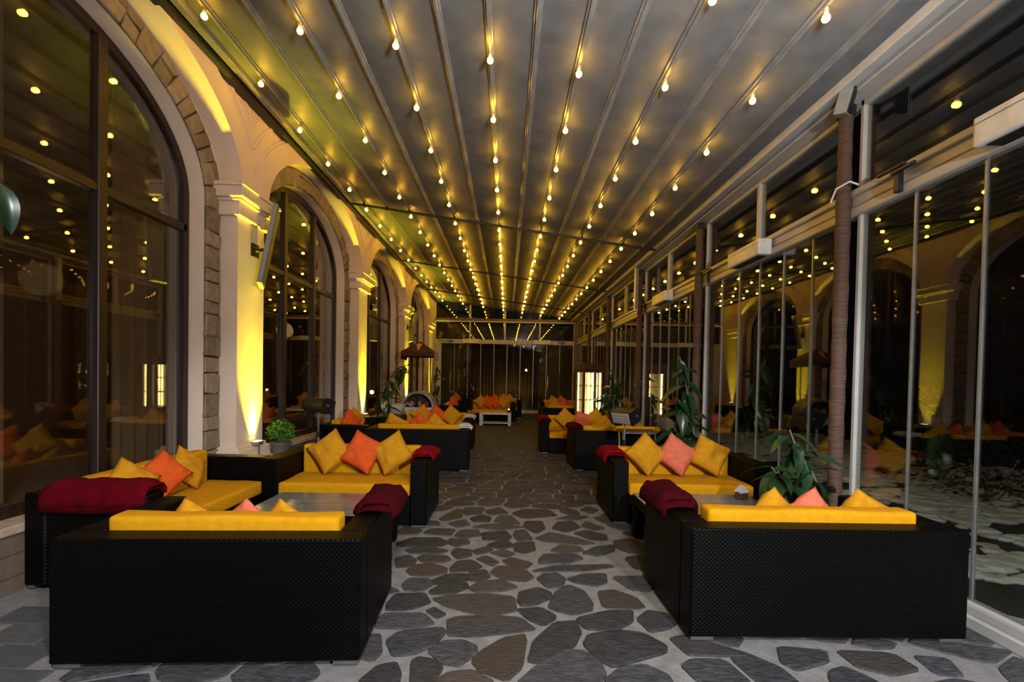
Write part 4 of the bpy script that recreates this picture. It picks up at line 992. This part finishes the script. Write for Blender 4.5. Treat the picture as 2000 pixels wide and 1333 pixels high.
for k, (x, mt) in enumerate(((-0.2, PINK), (0.0, BEIGE), (0.19, PORANGE))):
    MB().lathe([(0.05, 0.68), (0.075, 0.74), (0.06, 0.80), (0.02, 0.83)], 12, (x, -0.05, 0)).obj('ice_cream_tub', mt, o)
q = MB(); q.prism([(-0.27 + 0.075 * math.cos(PI * k / 8), 0.70 + 0.085 * math.sin(PI * k / 8)) for k in range(9)] + [(-0.27 + 0.055 * math.cos(PI - PI * k / 8), 0.70 + 0.065 * math.sin(PI - PI * k / 8)) for k in range(9)], lambda p: (p[0], -0.292, p[1]), lambda p: (p[0], -0.288, p[1])); q.obj('emblem', WHITEPL, o)
pole = MB().lathe([(0.017, 0.6), (0.017, 2.12)], 8).mesh('pole', DARKMETAL, True)
for x, y in ((-0.02, -0.22), (0.25, 0.22)): link('pole', pole, o, (x, y, 0))
wm = MB().lathe([(0.02, -0.03), (0.16, -0.03), (0.16, 0.03), (0.02, 0.03)], 18).mesh('wheel', BLACKPL)
for x in (-0.45, 0.45):
    link('wheel', wm, o, (x, 0.05, 0.16), (0, PI / 2, 0))
e, pk, ev, vb = 0.44, 2.43, 2.14, 2.02
q = MB(); q.face([(-e, -e, ev), (e, -e, ev), (0.03, -0.06, pk), (-0.03, -0.06, pk)]); q.face([(-e, e, ev), (e, e, ev), (0.03, 0.06, pk), (-0.03, 0.06, pk)]); q.face([(-0.03, -0.06, pk), (0.03, -0.06, pk), (0.03, 0.06, pk), (-0.03, 0.06, pk)])
q.face([(-e, -e, ev), (-e, e, ev), (-0.03, 0.06, pk), (-0.03, -0.06, pk)]); q.box(-e, e, -e, -e + 0.008, vb, ev); q.box(-e, e, e - 0.008, e, vb, ev)
cn = q.obj('canopy', MARO, o)
q = MB(); n = 13
for k in range(n):
    a, b = -e + 2 * e * k / n, -e + 2 * e * (k + 0.55) / n
    ia, ib = -0.06 + 0.12 * k / n, -0.06 + 0.12 * (k + 0.55) / n
    q.face([(e, a, ev + 0.003), (e, b, ev + 0.003), (0.03, ib, pk + 0.003), (0.03, ia, pk + 0.003)])
    q.box(e - 0.002, e + 0.006, a, b, vb - 0.10 + 0.02 * (k % 2), ev)
    q.box(-e - 0.006, -e + 0.002, a, b, vb - 0.10 + 0.02 * (k % 2), ev)
q.obj('cream_stripes', STRIPE, cn)
q = MB(); q.face([(e, -e, ev), (e, e, ev), (0.03, 0.06, pk), (0.03, -0.06, pk)]); q.box(e - 0.006, e, -e, e, vb - 0.07, ev); q.box(-e, -e + 0.006, -e, e, vb - 0.07, ev); q.obj('side_cloth', MARO, cn)
sl = Vector((0, 0.38, pk - ev)).normalized(); nrm = Vector((0, -sl.z, sl.y))
def onfront(u, v): return Vector((u, -e, ev)) + sl * v + nrm * 0.006
q = MB(); q.face([onfront(0.07 * math.cos(2 * PI * k / 16), 0.31 + 0.085 * math.sin(2 * PI * k / 16)) for k in range(16)]); q.obj('ice_cream_print', PINK, cn)
q = MB(); q.face([onfront(-0.055, 0.235), onfront(0.0, 0.03), onfront(0.055, 0.235)]); q.obj('cone_print', CONE, cn)

# ------------------------------------------------------------------ lit display cabinet
o = thing('display_cabinet', (2.16, 11.95, 0.012), rad(22), 'brown display cabinet with glowing glass shelves', 'cabinet')
cw, cdp = 0.30, 0.22
MB().box(-cw, cw, -cdp, cdp, 0.0, 0.58, 0.008).obj('base', BROWN, o)
q = MB(); q.box(-cw - 0.03, cw + 0.03, -cdp - 0.03, cdp + 0.03, 1.74, 1.92, 0.012); q.box(-cw - 0.01, cw + 0.01, -cdp - 0.01, cdp + 0.01, 1.68, 1.75, 0.008); q.obj('cornice', BROWN, o)
pm_ = MB().box(-0.028, 0.028, -0.028, 0.028, 0.57, 1.70, 0.004).mesh('corner_post', BROWN)
for sx in (-1, 1):
    for sy in (-1, 1):
        link('corner_post', pm_, o, (sx * (cw - 0.03), sy * (cdp - 0.03), 0))
MB().box(-cw + 0.05, cw - 0.05, cdp - 0.02, cdp - 0.012, 0.58, 1.69).obj('back_panel', BEIGE, o)
for sx in (-1, 1): MB().box(sx * (cw - 0.012) - 0.003, sx * (cw - 0.012) + 0.003, -cdp + 0.05, cdp - 0.05, 0.58, 1.69).obj('side_pane', GLASSD, o)
MB().box(-cw + 0.055, cw - 0.055, -cdp + 0.010, -cdp + 0.016, 0.58, 1.69).obj('front_pane', GLASSD, o)
for z_ in (0.96, 1.33): MB().box(-cw + 0.02, cw - 0.02, -cdp + 0.03, cdp - 0.03, z_, z_ + 0.014).obj('shelf', BROWN, o)
for x, y in ((-cw + 0.075, cdp - 0.05), (cw - 0.075, cdp - 0.05), (-cw + 0.075, -cdp + 0.06), (cw - 0.075, -cdp + 0.06), (0.10, cdp - 0.05)):
    MB().box(x - 0.012, x + 0.012, y - 0.012, y + 0.012, 0.585, 1.675).obj('light_strip', GLOWSTRIP, o)

# ------------------------------------------------------------------ beige tub chair
TUB = 0.8
o = thing('tub_chair', (2.63, 9.62, 0.012), rad(75), 'beige upholstered tub chair behind the sofa at the glass wall', 'chair')
MB().box(-0.26, 0.26, -0.24, 0.28, 0.30, 0.46, 0.04, 3).obj('seat', BEIGE, o, smooth=True)
q = MB(); n = 14; A = []
for k in range(n + 1):
    a = PI + PI * k / n; hgt = 0.84 - 0.16 * abs(2 * k / n - 1) ** 2
    c_, s_ = math.cos(a), math.sin(a)
    A.append([(0.26 * c_, 0.06 + 0.28 * s_, 0.30), (0.32 * c_, 0.06 + 0.34 * s_, 0.30), (0.33 * c_, 0.06 + 0.36 * s_, hgt - 0.02), (0.30 * c_, 0.06 + 0.33 * s_, hgt), (0.26 * c_, 0.06 + 0.29 * s_, hgt - 0.02)])
q.rings(A); q.obj('backrest', BEIGE, o, smooth=True)
lm = MB().lathe([(0.014, 0), (0.022, 0.31)], 8).mesh('leg', BROWN)
for sx in (-1, 1):
    for sy in (-1, 1): link('leg', lm, o, (sx * 0.20, sy * 0.18, 0))

o.scale = (TUB, TUB, 0.97)
# ------------------------------------------------------------------ garden outside
tag(MB().box(-30, 40, -20, 60, -0.30, -0.12).obj('ground', GROUND), 'dark garden soil outside the glass', kind='structure')
r = random.Random(5); q = MB()
for k in range(8000):
    x = XR + 0.45 + r.random() * 6.6; y = 1.6 + r.random() ** 1.15 * 13
    if mnoise.noise(Vector((x * 0.9, y * 1.3, 2.2))) + r.uniform(-0.25, 0.25) < -0.12: continue
    a = r.random() * PI; s_ = r.uniform(0.04, 0.14); hz = s_ * r.uniform(0.2, 0.4); z0 = -0.12 + 0.05 * max(0, mnoise.noise(Vector((x, y, 9))))
    ring = lambda f, z: [(x + s_ * f * math.cos(2 * PI * i / 6 + a) * 1.3, y + s_ * f * math.sin(2 * PI * i / 6 + a), z) for i in range(6)]
    q.rings([ring(0.8, z0 - 0.01), ring(1.0, z0 + hz * 0.5), ring(0.6, z0 + hz)])
tag(q.obj('pebble_bed', PEBBLE), 'bed of pale pebbles outside the right glass wall', 'pebbles', kind='stuff')
def shrub(x, y, rx, rz, n, l, label, seed, group):
    o = thing('shrub', (x, y, -0.12), 0, label, 'shrub', group)
    bush_leaves(n, rx, rz, seed, l, DARKLEAF, o, rz * 0.85)
    for k in range(4): MB().tube([(0.03 * k - 0.05, 0, 0), (rx * 0.4 * math.cos(k * 1.7), rx * 0.4 * math.sin(k * 1.7), rz)], 0.014, 5).obj('stem', STEM, o)
shrub(6.9, 6.4, 0.85, 0.62, 900, 0.09, 'large dark shrub outside the nearest glass panels', 1, 'shrubs in the side garden')
shrub(9.6, 10.5, 1.1, 0.9, 700, 0.12, 'dark shrub farther back in the side garden, middle one', 2, 'shrubs in the side garden')
shrub(7.6, 12.6, 1.0, 0.9, 600, 0.12, 'dark shrub at the back of the side garden, seen left of the others', 3, 'shrubs in the side garden')
shrub(12.0, 9.5, 1.2, 1.0, 700, 0.12, 'dark shrub at the right picture edge in the side garden', 4, 'shrubs in the side garden')
for k, (x, rx, nm) in enumerate(((-1.75, 0.55, 'leftmost'), (-0.70, 0.38, 'second from the left'), (0.32, 0.52, 'third from the left'), (1.42, 0.48, 'rightmost'))):
    shrub(x, YE + 1.6, rx, rx * 1.1, 500, 0.09, 'rounded dark shrub beyond the end glass wall, ' + nm, 30 + k, 'shrubs beyond the end wall')
o = thing('planter', (1.02, YE + 0.55, -0.12), 0, 'small square planter with a low green plant just outside the end wall', 'planter')
MB().box(-0.16, 0.16, -0.14, 0.14, 0, 0.30, 0.01).obj('box', DARKMETAL, o); bush_leaves(120, 0.17, 0.10, 77, 0.06, BUSHLEAF, o, 0.34)
tag(MB().box(-9, 9, 26.0, 26.3, -0.2, 4.5).obj('wall_neighbour', INWALL), 'dim wall of the house beyond the end of the terrace', kind='structure')
for k, (a, b, nm) in enumerate(((-2.0, -0.9, 'left'), (-0.7, 0.3, 'middle'), (0.4, 1.5, 'right'))):
    curtain(a, b, 25.7, 3.6, '%s brown curtain of the house beyond the end wall' % nm, 6, 'x', -0.12)
